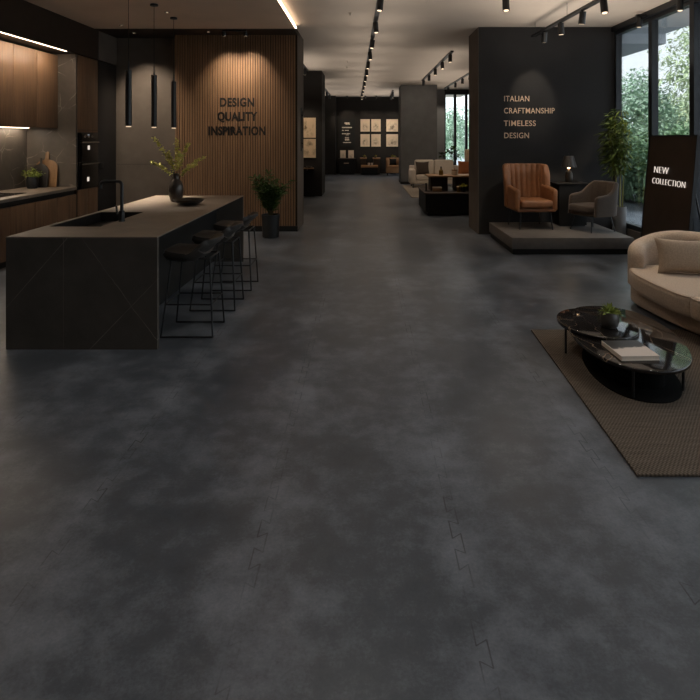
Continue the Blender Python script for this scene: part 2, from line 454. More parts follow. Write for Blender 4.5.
def leaf(bm, p, d, ln, w, droop=0.3, fold=0.15):
    """one pointed leaf blade: four quads"""
    p = Vector(p); d = Vector(d).normalized()
    s = d.cross(Vector((0, 0, 1)))
    s = s.normalized() if s.length > 1e-3 else Vector((1, 0, 0))
    a = R.uniform(-0.9, 0.9); up = s.cross(d)
    s = s * math.cos(a) + up * math.sin(a); up = s.cross(d)
    c = [p, p + d * ln * 0.35 - Vector((0, 0, droop * ln * 0.08)), p + d * ln * 0.7 - Vector((0, 0, droop * ln * 0.3)), p + d * ln - Vector((0, 0, droop * ln * 0.62))]
    ws = [w * 0.15, w * 0.5, w * 0.38]
    V = bm.verts.new
    mid = [V(q) for q in c]
    l = [V(c[i] + s * ws[i] + up * fold * w) for i in range(3)]; r = [V(c[i] - s * ws[i] + up * fold * w) for i in range(3)]
    for i in range(2):
        bm.faces.new((mid[i], mid[i + 1], l[i + 1], l[i])); bm.faces.new((mid[i + 1], mid[i], r[i], r[i + 1]))
    bm.faces.new((mid[2], mid[3], l[2])); bm.faces.new((mid[3], mid[2], r[2]))

def rdir(zmin=-1.0, zmax=1.0):
    a = R.uniform(0, 2 * PI); z = R.uniform(zmin, zmax); q = math.sqrt(max(0, 1 - z * z))
    return Vector((q * math.cos(a), q * math.sin(a), z))

# ------------------------------------------------------------------ object helpers
def mk(name, bm, m, parent=None, smooth=True, angle=40):
    me = bpy.data.meshes.new(name)
    bm.normal_update(); bm.to_mesh(me); bm.free()
    mm = M[m] if isinstance(m, str) else m
    me.materials.append(mm)
    if smooth:
        for p in me.polygons: p.use_smooth = True
        try: me.set_sharp_from_angle(angle=math.radians(angle))
        except Exception: pass
    o = bpy.data.objects.new(name, me); COL.objects.link(o)
    if parent: o.parent = parent
    return o

def pw(name, bm, m, parent, **k):
    """a part given in world coordinates under a thing that is not rotated"""
    q = parent; off = Vector()
    while q: off += q.location; q = q.parent
    bmesh.ops.translate(bm, verts=bm.verts, vec=-off)
    return mk(name, bm, m, parent, **k)

def tag(o, label, cat, group=None):
    o['label'] = label; o['category'] = cat
    if group: o['group'] = group
    return o

def thing(name, label, cat, loc=(0, 0, 0), rz=0.0, group=None):
    o = bpy.data.objects.new(name, None); COL.objects.link(o)
    o.empty_display_size = 0.1; o.location = loc; o.rotation_euler = (0, 0, rz)
    return tag(o, label, cat, group)

def struct(name, bm, m, parent=None, **k):
    o = mk(name, bm, m, parent, smooth=k.pop('smooth', False), **k)
    if not parent: o['kind'] = 'structure'
    return o

def dup(root, loc, rz=None, label=None):
    r = root.copy(); COL.objects.link(r); r.location = loc
    if rz is not None: r.rotation_euler = (0, 0, rz)
    if label: r['label'] = label
    for ch in list(root.children):
        c = ch.copy(); COL.objects.link(c); c.parent = r
        for g in list(ch.children):
            d = g.copy(); COL.objects.link(d); d.parent = c
    return r

def spot(loc, target, energy, deg=40, blend=0.6, color=(1, 0.85, 0.68), size=0.03):
    l = bpy.data.lights.new('spot_lamp', 'SPOT'); l.energy = energy; l.color = color
    l.spot_size = math.radians(deg); l.spot_blend = blend; l.shadow_soft_size = size
    o = bpy.data.objects.new('spot_lamp', l); COL.objects.link(o); o.location = loc
    d = Vector(target) - Vector(loc); o.rotation_euler = d.to_track_quat('-Z', 'Y').to_euler()
    return o

ORD = ['first', 'second', 'third', 'fourth', 'fifth', 'sixth', 'seventh', 'eighth', 'ninth', 'tenth', 'eleventh', 'twelfth', 'thirteenth', 'fourteenth']

# ------------------------------------------------------------------ camera
cam = bpy.data.cameras.new('camera'); co = bpy.data.objects.new('camera', cam); COL.objects.link(co)
co.location = (0, 0, 1.72); co.rotation_euler = (PI / 2, 0, 0)
cam.sensor_width = 36; cam.lens = 28.8; cam.shift_x = -0.02; cam.shift_y = -0.303
cam.clip_end = 200
sc.camera = co

# ------------------------------------------------------------------ room shell
CZ, KZ = 3.70, 3.62
XW = 4.5                              # window wall
struct('floor', BX(-5.7, 4.6, -4.2, 27.3, -0.12, 0.0), 'floor')
struct('ceiling', BX(-5.7, 4.7, -4.2, 27.3, CZ, CZ + 0.2), 'ceiling')
struct('ceiling.001', BX(-5.52, -1.20, -4.1, 9.75, KZ, CZ + 0.001), 'kceiling')
struct('ceiling.002', BX(-5.52, -1.22, 9.75, 10.7, KZ - 0.004, CZ + 0.001), 'soffit')
struct('wall_left', BX(-5.72, -5.52, -4.2, 27.3, 0, CZ), 'darkwall')
struct('wall_rear', BX(-5.7, 4.7, -4.4, -4.2, 0, CZ), 'greywall')
struct('wall_far', BX(-5.6, 2.8, 27.0, 27.25, 0, CZ), 'darkwall')
struct('wall_concrete', BX(-5.5, -3.45, 10.65, 11.3, 0, CZ), 'greywall')
# panel joints of the concrete wall
jt = B(); box(jt, -4.7, -3.48, 10.646, 10.651, 1.217, 1.222)
struct('trim_1', jt, 'black_matt')
# slatted wall: backing, slats and its grey end return
sw = BX(-3.476, -1.235, 10.33, 11.28, 0.0, CZ)
struct('wall_slatted_backing', sw, 'wood_back')
sl = B(); n = 48; w = (3.476 - 1.25) / n
for i in range(n):
    x = -3.476 + i * w
    box(sl, x, x + w * 0.68, 10.30, 10.332, 0.10, KZ - 0.005)
struct('wall_slatted', sl, 'wood_slat')
struct('wall_return', BX(-1.235, -1.22, 10.30, 11.3, 0, CZ), 'greywall')
struct('baseboard_slatted', BX(-3.476, -1.22, 10.285, 10.32, 0, 0.10), 'black_matt')
struct('wall_block_left', BX(-5.5, -1.24, 16.5, 17.8, 0, CZ), 'darkwall')
struct('wall_pilaster', BX(-5.5, -1.34, 26.3, 27.0, 0, CZ), 'darkwall')
M['blockwall'] = paint('neutral_grey_plaster', (96, 95, 95), 0.75, 0, 0.3, 0.12, 3.0, 0.06)
struct('wall_block_center', BX(1.38, 2.73, 20.9, 22.2, 0, CZ), 'blockwall')
struct('baseboard_center', BX(1.375, 2.735, 20.89, 22.2, 0, 0.09), 'black_matt')
struct('baseboard_far', BX(-1.34, 1.6, 26.97, 27.0, 0, 0.09), 'soffit')
struct('wall_feature', BX(2.05, 4.6, 10.0, 10.9, 0, CZ), 'charcoal')
struct('trim_2', BX(2.04, 2.055, 10.0, 10.9, 0, CZ), 'greywall')
struct('wall_right_far', BX(4.5, 4.7, 10.9, 23.3, 0, CZ), 'greywall')
# window wall on the right: curb, header beam, bays
struct('wall_right_curb', BX(XW - 0.05, XW + 0.16, -4.2, 10.0, 0, 0.19), 'platform')
struct('trim_3', BX(XW - 0.08, XW + 0.16, -4.2, 10.0, 3.61, CZ), 'frame_metal')
edges = [9.98, 8.75, 7.64, 6.53, 5.42, 4.31, 3.2, 2.09, 0.98, -0.13, -1.24, -2.35, -3.46]
for i in range(len(edges) - 1):
    y1, y0 = edges[i], edges[i + 1]
    w = B(); q = 0.055
    box(w, XW - 0.03, XW + 0.07, y0, y0 + q, 0.19, 3.61); box(w, XW - 0.03, XW + 0.07, y1 - q, y1, 0.19, 3.61)
    box(w, XW - 0.03, XW + 0.07, y0 + q, y1 - q, 0.19, 0.27); box(w, XW - 0.03, XW + 0.07, y0 + q, y1 - q, 3.55, 3.61)
    fr = struct('window_%d' % (i + 1), w, 'frame_metal')
    mk('pane', BX(XW + 0.015, XW + 0.023, y0 + q, y1 - q, 0.27, 3.55), 'glass', fr, smooth=False)
# far window, facing the camera behind the sofa
struct('wall_far_right', BX(2.73, 3.30, 22.9, 23.2, 0, CZ), 'palewall')
struct('trim_4', BX(3.28, 4.55, 22.9, 23.2, 3.62, CZ), 'frame_metal')
xs = [3.30, 3.74, 4.20, 4.52]
for i in range(3):
    x0, x1 = xs[i], xs[i + 1]; w = B(); q = 0.05
    box(w, x0, x0 + q, 22.95, 23.1, 0.0, 3.62); box(w, x1 - q, x1, 22.95, 23.1, 0.0, 3.62)
    box(w, x0 + q, x1 - q, 22.95, 23.1, 0, 0.1); box(w, x0 + q, x1 - q, 22.95, 23.1, 3.5, 3.62)
    fr = struct('window_%d' % (len(edges) + i), w, 'frame_metal')
    mk('pane', BX(x0 + q, x1 - q, 23.02, 23.03, 0.1, 3.5), 'glass', fr, smooth=False)
# outside
struct('pavement', BX(4.62, 40, -12, 60, -0.2, -0.02), 'pavement')
struct('overhang', BX(4.7, 5.5, -4.2, 10.2, 3.62, 3.9), 'overhang')
struct('overhang.001', BX(4.7, 5.5, 10.2, 23.4, 3.44, 3.9), 'overhang')

# ------------------------------------------------------------------ kitchen run on the left
KX, UX, WX = -4.70, -5.00, -5.52
ys = [9.15 - 0.57 * k for k in range(6)]
pos = ['beside the tall oven unit', 'second along from the oven unit', 'third along from the oven unit', 'fourth along from the oven unit', 'fifth along, nearest the camera']
for k in range(5):
    y1, y0 = ys[k], ys[k + 1]
    t = thing('base_cabinet', 'walnut base cabinet under the worktop, ' + pos[k], 'cabinet', (KX - 0.3, (y0 + y1) / 2, 0), 0, 'walnut base cabinets')
    pw('body', BX(WX + .01, KX - 0.02, y0, y1, 0.10, 0.80), 'wood_dark', t, smooth=False)
    pw('door', BX(KX - 0.02, KX, y0 + .003, y1 - .003, 0.10, 0.80, 0.002), 'wood', t)
    pw('plinth', BX(WX + .01, KX - 0.07, y0, y1, 0.0, 0.10), 'black_matt', t, smooth=False)
t = thing('kitchen_worktop', 'grey-brown stone worktop along the left wall with a black hob in it', 'worktop', (KX - 0.4, 7.7, 0.80))
pw('slab', BX(WX, KX + 0.012, ys[5], 9.15, 0.875, 0.92, 0.004), 'counter', t)
pw('shadow_channel', BX(WX + .02, KX - 0.035, ys[5], 9.15, 0.80, 0.875), 'black_matt', t, smooth=False)
t = thing('induction_hob', 'flush black glass hob set into the wall-side stone worktop', 'hob', (-5.1, 7.65, 0.92))
pw('glass_plate', BX(-5.36, -4.88, 7.2, 8.1, 0.9205, 0.926, 0.002), 'hob', t)
for (x, y, r) in ((-5.22, 7.42, .09), (-5.0, 7.42, .075), (-5.22, 7.86, .075), (-5.0, 7.86, .09)):
    pw('cooking_zone', lathe(B(), [(r, 0), (r, .0012), (r - .006, .0012), (r - .006, 0)], (x, y, .9262), 28), 'ceramic', t)
us = [9.15 - 0.585 * k for k in range(6)]
posu = ['at the stone panel end', 'second from the stone panel', 'third from the stone panel', 'fourth from the stone panel', 'fifth from the stone panel, nearest the camera']
for k in range(5):
    y1, y0 = us[k], us[k + 1]
    t = thing('wall_cabinet', 'walnut wall cabinet above the worktop, ' + posu[k], 'cabinet', (UX - 0.25, (y0 + y1) / 2, 1.88), 0, 'walnut wall cabinets')
    pw('body', BX(WX, UX - 0.02, y0, y1, 1.885, 3.07), 'wood_dark', t, smooth=False)
    pw('door', BX(UX - 0.02, UX, y0 + .003, y1 - .003, 1.88, 3.06, 0.002), 'wood', t)
struct('wall_splashback', BX(WX - 0.005, WX + 0.012, 5.2, 9.15, 0.92, 1.885), 'splash')
t = tag(mk('led_strip', BX(-5.43, -5.41, us[5] + .1, 9.05, 1.875, 1.8855), 'led_under', smooth=False), 'thin warm light strip under the walnut wall cabinets', 'light strip')
struct('trim_5', BX(WX, KX + 0.01, 4.0, 9.9, 3.10, KZ), 'soffit')
tag(mk('led_strip', BX(KX - 0.035, KX - 0.023, 4.1, 8.9, 3.091, 3.1005), 'led', smooth=False), 'bright light line along the dark bulkhead above the wall cabinets', 'light strip')
t = thing('tall_oven_unit', 'tall walnut unit holding the black double oven, with a stone side', 'cabinet', (KX - 0.4, 9.53, 0))
pw('side_panel', BX(WX, KX - 0.005, 9.151, 9.19, 0.92, 3.09), 'splash', t, smooth=False)
bd = B(); box(bd, WX, KX - 0.02, 9.19, 9.21, .1, 3.09); box(bd, WX, KX - .005, 9.885, 9.9, .1, 3.09)
box(bd, WX, KX - 0.02, 9.21, 9.885, 1.81, 3.09); box(bd, WX, KX - 0.02, 9.21, 9.885, 0.1, 0.86); box(bd, WX, WX + .05, 9.21, 9.885, .86, 1.81)
box(bd, WX, KX - 0.005, 9.151, 9.19, 0.1, 0.80)
pw('body', bd, 'wood_dark', t, smooth=False)
pw('upper_door', BX(KX - 0.02, KX, 9.195, 9.88, 1.86, 3.085, 0.002), 'wood', t)
pw('rail', BX(KX - 0.02, KX, 9.195, 9.88, 1.815, 1.852, 0.002), 'wood', t)
for i, (a, b) in enumerate(((9.195, 9.535), (9.54, 9.88))):
    pw('lower_door', BX(KX - 0.02, KX, a, b, 0.1, 0.855, 0.002), 'wood', t)
pw('plinth', BX(WX, KX - 0.07, 9.16, 9.9, 0.0, 0.1), 'black_matt', t, smooth=False)
t = thing('double_oven', 'black built-in double oven in the tall walnut unit', 'oven', (KX - 0.2, 9.53, 0.865))
pw('body', BX(-5.2, KX - 0.005, 9.215, 9.88, 0.862, 1.808), 'black_matt', t, smooth=False)
cp = pw('control_panel', BX(KX - 0.005, KX + 0.012, 9.215, 9.88, 1.68, 1.806, 0.002), 'glass_dark', t)
for y in (9.40, 9.52, 9.64):
    pw('knob', cyl(B(), (KX + .012, y, 1.742), (KX + .03, y, 1.742), .016), 'steel', cp)
pw('display', BX(KX + .012, KX + .0135, 9.50, 9.56, 1.763, 1.78), 'panel_glow', cp, smooth=False)
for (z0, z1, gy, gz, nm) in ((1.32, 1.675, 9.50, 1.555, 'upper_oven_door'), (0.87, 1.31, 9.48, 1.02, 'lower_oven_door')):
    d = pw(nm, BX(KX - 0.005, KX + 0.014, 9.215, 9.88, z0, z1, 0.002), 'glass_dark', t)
    h = B(); zz = z1 - 0.03
    cyl(h, (KX + .045, 9.27, zz), (KX + .045, 9.83, zz), .011); cyl(h, (KX + .012, 9.32, zz), (KX + .045, 9.32, zz), .007); cyl(h, (KX + .012, 9.78, zz), (KX + .045, 9.78, zz), .007)
    pw('handle', h, 'steel', d)
    pw('oven_glint', BX(KX + .013, KX + .0155, gy, gy + .07, gz - .036, gz + .036), 'door_glint', d, smooth=False)  # glowing square in place of a reflection on the door glass
t = thing('tall_cupboard', 'tall dark cupboard in the corner between the oven unit and the concrete wall', 'cabinet', (KX - 0.4, 10.27, 0))
pw('body', BX(WX + .03, KX - 0.03, 9.905, 10.645, 0.0, 3.09), 'black_matt', t, smooth=False)
d = pw('door', BX(KX - 0.03, KX - 0.01, 9.925, 10.64, 0.05, 3.085, 0.002), 'darkwall', t)
pw('handle', BX(KX - 0.01, KX + 0.004, 9.95, 10.1, 1.19, 1.27, 0.004), 'black_metal', d)
struct('trim_6', BX(WX, KX - 0.0, 9.902, 10.65, 3.10, KZ), 'greywall')

def strip_lamp(loc, target, sx, sy, energy, color=(1, .84, .66)):
    l = bpy.data.lights.new('strip_lamp', 'AREA'); l.shape = 'RECTANGLE'; l.size = sx; l.size_y = sy; l.energy = energy; l.color = color
    o = bpy.data.objects.new('strip_lamp', l); COL.objects.link(o); o.location = loc
    d = (Vector(target) - Vector(loc)).normalized(); y = Vector((0, 1, 0)); z = -d; x = y.cross(z).normalized(); y = z.cross(x)
    o.rotation_euler = Matrix((x, y, z)).transposed().to_euler(); return o
strip_lamp((KX - .04, 6.5, 3.085), (UX, 6.5, 2.55), .02, 4.8, 36)
strip_lamp((WX + .10, 7.7, 1.868), (WX + .05, 7.7, 1.0), .02, 2.6, 15)
# things on the worktop
def board(name, label, cx, w, h, rad, hw, hh, y, m, tilt=0.10):
    t = thing(name, label, 'cutting board', (cx, y, 0.92))
    poly = []
    # outline in (x, z): rounded body and a neck with a round end
    for k in range(13): a = -PI + PI / 2 * k / 12; poly.append((-w / 2 + .03 + .03 * math.cos(a), .03 + .03 * math.sin(a)))
    for k in range(13): a = -PI / 2 + PI / 2 * k / 12; poly.append((w / 2 - .03 + .03 * math.cos(a), .03 + .03 * math.sin(a)))
    am = min(PI / 2, math.acos(max(-1, min(1, (hw / 2 + .012 - (w / 2 - rad)) / rad)))); hz = h - rad + rad * math.sin(am)
    for k in range(13): a = am * k / 12; poly.append((w / 2 - rad + rad * math.cos(a), h - rad + rad * math.sin(a)))
    poly += [(hw / 2, hz + .02)]
    for k in range(13): a = PI * k / 12; poly.append((hw / 2 * math.cos(a), h + hh - hw / 2 + hw / 2 * math.sin(a)))
    poly += [(-hw / 2, hz + .02)]
    for k in range(13): a = PI - am + am * k / 12; poly.append((-w / 2 + rad + rad * math.cos(a), h - rad + rad * math.sin(a)))
    b = prism(B(), poly, -0.01, 0.01, 0.003, 2)
    bmesh.ops.transform(b, matrix=Matrix.Rotation(PI / 2 - tilt, 4, 'X'), verts=b.verts)
    mk('board', b, m, t); return t
board('cutting_board', 'pale wooden cutting board with a handle, leaning behind the round black one', -5.17, 0.36, 0.44, 0.13, 0.06, 0.14, 9.09, 'wood_board', .11)
board('cutting_board', 'round black cutting board leaning in front of the pale wooden board', -5.24, 0.27, 0.38, 0.134, 0.03, 0.10, 9.035, 'wood_black', .12)

def spiky(bm, c, n, ln, w, z0=0.2, z1=1.0, spread=0.02, droop=0.5):
    for _ in range(n):
        d = rdir(z0, z1); leaf(bm, Vector(c) + Vector((R.uniform(-spread, spread), R.uniform(-spread, spread), 0)), d, ln * R.uniform(.6, 1.1), w * R.uniform(.7, 1.2), droop)
t = thing('potted_herb', 'small leafy herb in a dark round pot on the kitchen worktop', 'plant', (-5.27, 8.90, 0.9205))
mk('pot', lathe(B(), [(0, 0), (.07, 0), (.083, .03), (.088, .10), (.082, .165), (.074, .185), (.066, .182), (.07, .16), (0, .155)]), 'pot_dark', t)
b = B()
for _ in range(60):
    d = rdir(.2, 1); p = Vector((R.uniform(-.04, .04), R.uniform(-.04, .04), .16)); q = p + d * R.uniform(.09, .2)
    q.y = min(q.y, .10)
    for s in (.35, .55, .75, .95):
        e = rdir(-.1, .9); leaf(b, p.lerp(q, s), e, R.uniform(.03, .06), .02, .3)
mk('foliage', b, 'leaf_bright', t)

# ------------------------------------------------------------------ island
IX0, IX1, IY0, IY1 = -2.91, -1.68, 4.55, 7.82
SX0, SX1, SY0, SY1 = -2.86, -2.39, 5.08, 6.08
t = thing('kitchen_island', 'long dark stone kitchen island with waterfall ends and a sink', 'kitchen island', ((IX0 + IX1) / 2, (IY0 + IY1) / 2, 0))
top = B()
for a in ((IX0, SX0, IY0, IY1), (SX1, IX1, IY0, IY1), (SX0, SX1, IY0, SY0), (SX0, SX1, SY1, IY1)):
    box(top, a[0], a[1], a[2], a[3], 0.906, 0.916)
pw('worktop', top, 'counter', t, smooth=False)
pw('end_panel', BX(IX0, IX1, IY0, IY0 + 0.04, 0.0, 0.906), 'island', t, smooth=False)
pw('end_panel', BX(IX0, IX1, IY1 - 0.04, IY1, 0.0, 0.906), 'island', t, smooth=False)
body = B()
box(body, IX0 + .02, -2.05, SY1 + .02, IY1 - .04, .06, .906); box(body, IX0 + .02, -2.05, IY0 + .04, SY0 - .02, .06, .906)
box(body, IX0 + .02, -2.05, SY0 - .02, SY1 + .02, .06, .66)
box(body, IX0 + .02, SX0 - .015, SY0 - .02, SY1 + .02, .66, .906); box(body, SX1 + .015, -2.05, SY0 - .02, SY1 + .02, .66, .906)
pw('body', body, 'black_matt', t, smooth=False)
pw('plinth', BX(IX0 + .06, -2.1, IY0 + .04, IY1 - .04, 0, .06), 'black_matt', t, smooth=False)
pw('panel_joint', BX(IX0 + .466, IX0 + .469, IY0 - .0012, IY0 + .002, .01, .905), 'greywall', t, smooth=False)
sk = B(); q = .012
box(sk, SX0 - q, SX0, SY0, SY1, .69, .912); box(sk, SX1, SX1 + q, SY0, SY1, .69, .912)
box(sk, SX0 - q, SX1 + q, SY0 - q, SY0, .69, .912); box(sk, SX0 - q, SX1 + q, SY1, SY1 + q, .69, .912); box(sk, SX0 - q, SX1 + q, SY0 - q, SY1 + q, .67, .69)
bs = pw('sink_basin', sk, 'sink', t, smooth=False)
pw('drain', lathe(B(), [(0, .0005), (.04, .0005), (.042, .003), (.03, .003), (0, .002)], (-2.64, 5.53, .69), 24), 'steel', bs)
pw('draining_ledge', BX(SX0, SX1, 5.78, 6.075, .80, .815, .004), 'sink', bs)
t = thing('kitchen_tap', 'matt black angular tap standing beside the island sink', 'tap', (-2.335, 5.40, 0.916))
mk('base', lathe(B(), [(0, 0), (.03, 0), (.03, .008), (.026, .012), (.026, .10), (.02, .105), (0, .105)], seg=24), 'black_metal', t)
mk('spout', tube(B(), round_path([(0, 0, .1), (0, 0, .385), (-.205, 0, .385), (-.205, 0, .315)], .045), .0155, 12), 'black_metal', t)
h = cyl(B(), (-.02, 0, .065), (-.05, 0, .065), .014); cyl(h, (-.045, 0, .06), (-.052, 0, .15), .010, .009)
mk('lever', h, 'black_metal', t)

# vase of branches
t = thing('vase', 'dark bronze bottle vase with yellow-green blossom branches on the island', 'vase', (-2.37, 7.06, .9165))
mk('vessel', lathe(B(), [(0, 0), (.05, 0), (.062, .012), (.078, .07), (.085, .14), (.08, .20), (.062, .245), (.04, .268), (.032, .285), (.034, .335), (.038, .345), (.03, .346), (.026, .33), (.026, .27), (0, .26)], seg=40), 'bronze', t)
stems = B(); bl = B()
br = [((-.24, .03, .78), .05), ((-.10, .05, .60), 0), ((-.01, .08, .76), 0), ((.13, .0, .70), 0), ((.30, -.03, .54), 0.02), ((.20, .05, .45), 0), ((-.25, 0, .48), 0), ((.06, -.06, .60), 0)]
for (e, _) in br:
    e = (e[0] * 1.15, e[1], e[2]); p0 = Vector((0, 0, .22)); p3 = Vector(e); mid = Vector((e[0] * .3, e[1] * .3, (e[2] * .55 + .14)))
    pts = [p0 * (1 - s) ** 2 + mid * 2 * s * (1 - s) + p3 * s * s for s in [k / 10 for k in range(11)]]
    tube(stems, pts, .0035, 5, .0012)
    for k in range(90):
        s = .35 + .66 * k / 90; i = min(9, int(s * 10)); p = pts[i].lerp(pts[i + 1], min(1, s * 10 - i))
        d = rdir(-.3, 1); leaf(bl, p + rdir() * .014, d, R.uniform(.022, .04), R.uniform(.018, .026), .2)
t.scale = (1.08, 1.08, 1.03)
mk('branches', stems, 'stem', t); mk('blossom', bl, 'leaf_blossom', t)
t = thing('bowl', 'shallow dark bowl on the island beside the vase', 'bowl', (-2.10, 6.72, .9165))
mk('dish', lathe(B(), [(0, 0), (.085, 0), (.095, .006), (.15, .035), (.182, .062), (.184, .067), (.176, .066), (.14, .042), (.08, .016), (0, .012)], seg=44), 'bronze', t)

# bar stools
def make_stool():
    t = thing('bar_stool', 'black low-backed bar stool at the island, nearest the camera', 'bar stool', (-1.52, 5.0, 0), 0, 'bar stools along the island')
    def surf(u, v):
        a, b = u, v
        x = a * math.sqrt(1 - .38 * b * b) * .243; y = b * math.sqrt(1 - .38 * a * a) * .222
        k = max(0.0, min(1.0, (a - .08 + .12 * b * b) / .85)); k = k * k * (3 - 2 * k)
        dish = .018 * (a * a + b * b) * (1 if a < 0 else .6)
        z = .712 + dish + .125 * k * (1 - .12 * b ** 4)
        x += .012 * k
        return Vector((x, y, z))
    NU, NV = 20, 16; th = .034
    def build(i0, i1, th):
        b = B(); g = {}
        for i in range(i0, i1 + 1):
            for j in range(NV + 1):
                u, v = 2 * i / NU - 1, 2 * j / NV - 1; p = surf(u, v)
                eu = surf(min(1, u + .01), v) - surf(max(-1, u - .01), v); ev = surf(u, min(1, v + .01)) - surf(u, max(-1, v - .01))
                nn = eu.cross(ev).normalized()
                rim = max(abs(u), abs(v)); q = th * (1 - .45 * max(0, (rim - .8) / .2))
                g[1, i, j] = b.verts.new(p); g[0, i, j] = b.verts.new(p - nn * q)
        for i in range(i0, i1):
            for j in range(NV):
                b.faces.new((g[1, i, j], g[1, i + 1, j], g[1, i + 1, j + 1], g[1, i, j + 1]))
                b.faces.new((g[0, i, j + 1], g[0, i + 1, j + 1], g[0, i + 1, j], g[0, i, j]))
        for i in range(i0, i1):
            for j in (0, NV):
                f = (g[1, i, j], g[0, i, j], g[0, i + 1, j], g[1, i + 1, j]); b.faces.new(f if j == 0 else f[::-1])
        for j in range(NV):
            for i in (i0, i1):
                f = (g[1, i, j], g[1, i, j + 1], g[0, i, j + 1], g[0, i, j]); b.faces.new(f if i == i0 else f[::-1])
        bmesh.ops.recalc_face_normals(b, faces=b.faces)
        return b
    mk('seat', build(0, 14, .072), 'stool', t, angle=60); mk('backrest', build(14, 20, .05), 'stool', t, angle=60)
    T = {}; Bt = {}
    for sx in (-1, 1):
        for sy in (-1, 1):
            a = Vector((sx * .165 + .02, sy * .15, .675)); c = Vector((sx * .222, sy * .20, .008)); T[sx, sy] = a; Bt[sx, sy] = c
            mk('leg', cyl(B(), a, c, .0085, .0075, 10), 'black_metal', t)
    def at(sx, sy, z):
        a, c = T[sx, sy], Bt[sx, sy]; return a.lerp(c, (a.z - z) / (a.z - c.z))
    fr = B()
    for s in (-1, 1):
        cyl(fr, at(-1, s, .285), at(1, s, .285), .0065, seg=8); cyl(fr, at(s, -1, .285), at(s, 1, .285), .0065, seg=8)
    mk('footrest', fr, 'black_metal', t)
    for s in (-1, 1): mk('floor_bar', cyl(B(), at(-1, s, .012), at(1, s, .012), .0075, seg=8), 'black_metal', t)
    sf = B()
    for s in (-1, 1):
        cyl(sf, T[-1, s], T[1, s], .008, seg=8); cyl(sf, T[s, -1], T[s, 1], .008, seg=8)
    mk('seat_frame', sf, 'black_metal', t)
    return t
st = make_stool()
dup(st, (-1.50, 5.74, 0), 0, 'black low-backed bar stool at the island, middle one of three')
dup(st, (-1.485, 6.47, 0), 0, 'black low-backed bar stool at the island, farthest from the camera')

# pendants
for k, (x, y, zt, zb, lb) in enumerate(((-2.985, 7.10, 2.58, 1.87, 'nearest and largest of the row'), (-2.98, 7.95, 2.61, 1.875, 'middle one of the row'), (-3.0, 8.83, 2.61, 1.88, 'farthest of the row, by the slatted wall'))):
    t = thing('pendant_lamp', 'slim black tube pendant lamp above the island, ' + lb, 'pendant lamp', (x, y, zb), 0, 'tube pendants above the island')
    pw('canopy', lathe(B(), [(0, 0), (.05, 0), (.055, -.004), (.055, -.028), (.01, -.034), (0, -.034)], (x, y, KZ), 24), 'black_metal', t)
    pw('cable', cyl(B(), (x, y, zt + .1), (x, y, KZ - .03), .004, seg=8), 'black_matt', t)
    pw('cable_grip', cyl(B(), (x, y, zt), (x, y, zt + .11), .012, .008, 12), 'black_metal', t)
    r = .038
    pw('lamp_tube', lathe(B(), [(0, zt - zb), (r - .004, zt - zb), (r, zt - zb - .004), (r, .0), (r - .005, 0), (r - .005, .022)], (x, y, zb), 28), 'black_metal', t)
    pw('diffuser', lathe(B(), [(0, -.012), (r - .008, -.012), (r - .006, -.008), (r - .006, .018), (0, .02)], (x, y, zb), 24), 'lens_soft', t)
    spot((x, y, zb - .016), (x, y, 0), 130, 100, .8, (1, .85, .68), size=.03)

# ------------------------------------------------------------------ lettering
def words(txt, cap, loc, m, label, cat='lettering', depth=.02, align='LEFT', facing='-Y', rot=None, group=None, width=None, bold=0.0):
    cu = bpy.data.curves.new('tmp', 'FONT'); cu.body = txt; cu.size = cap / 0.729; cu.extrude = depth / 2; cu.align_x = align
    cu.space_character = 1.08; cu.offset = bold
    o = bpy.data.objects.new('tmp', cu); COL.objects.link(o)
    dg = bpy.context.evaluated_depsgraph_get()
    me = bpy.data.meshes.new_from_object(o.evaluated_get(dg)); bpy.data.objects.remove(o)
    if width:
        xs_ = [v.co.x for v in me.vertices]; k = width / (max(xs_) - min(xs_))
        for v in me.vertices: v.co.x *= k
    me.materials.clear(); me.materials.append(M[m]); me.name = 'lettering'
    r = bpy.data.objects.new('wall_lettering', me); COL.objects.link(r); r.location = loc
    r.rotation_euler = rot if rot else (PI / 2, 0, 0)
    return r
k = 10.27 / 560
for txt, z, wd in (('DESIGN', 2.30, 34.5), ('QUALITY', 2.04, 40), ('INSPIRATION', 1.775, 57.5)):
    o = words(txt, .158, (-2.335, 10.2985, z), 'letter_black', '', align='CENTER', width=wd * k, depth=.006, bold=.009)
    o.name = 'wall_lettering'
    tag(o, 'black raised word %s on the slatted wood wall' % txt, 'lettering')
k = 9.98 / 560
for txt, py, wd in (('ITALIAN', 101.3, 25.5), ('CRAFTMANSHIP', 113.4, 51.5), ('TIMELESS', 126, 32.5), ('DESIGN', 138.2, 25.2)):
    o = words(txt, .102, (2.495, 9.9985, 1.72 + (138 - py) * k), 'brass', '', width=wd * k * .985, depth=.005, bold=.001)
    tag(o, 'copper raised word %s on the charcoal feature wall' % txt, 'lettering')

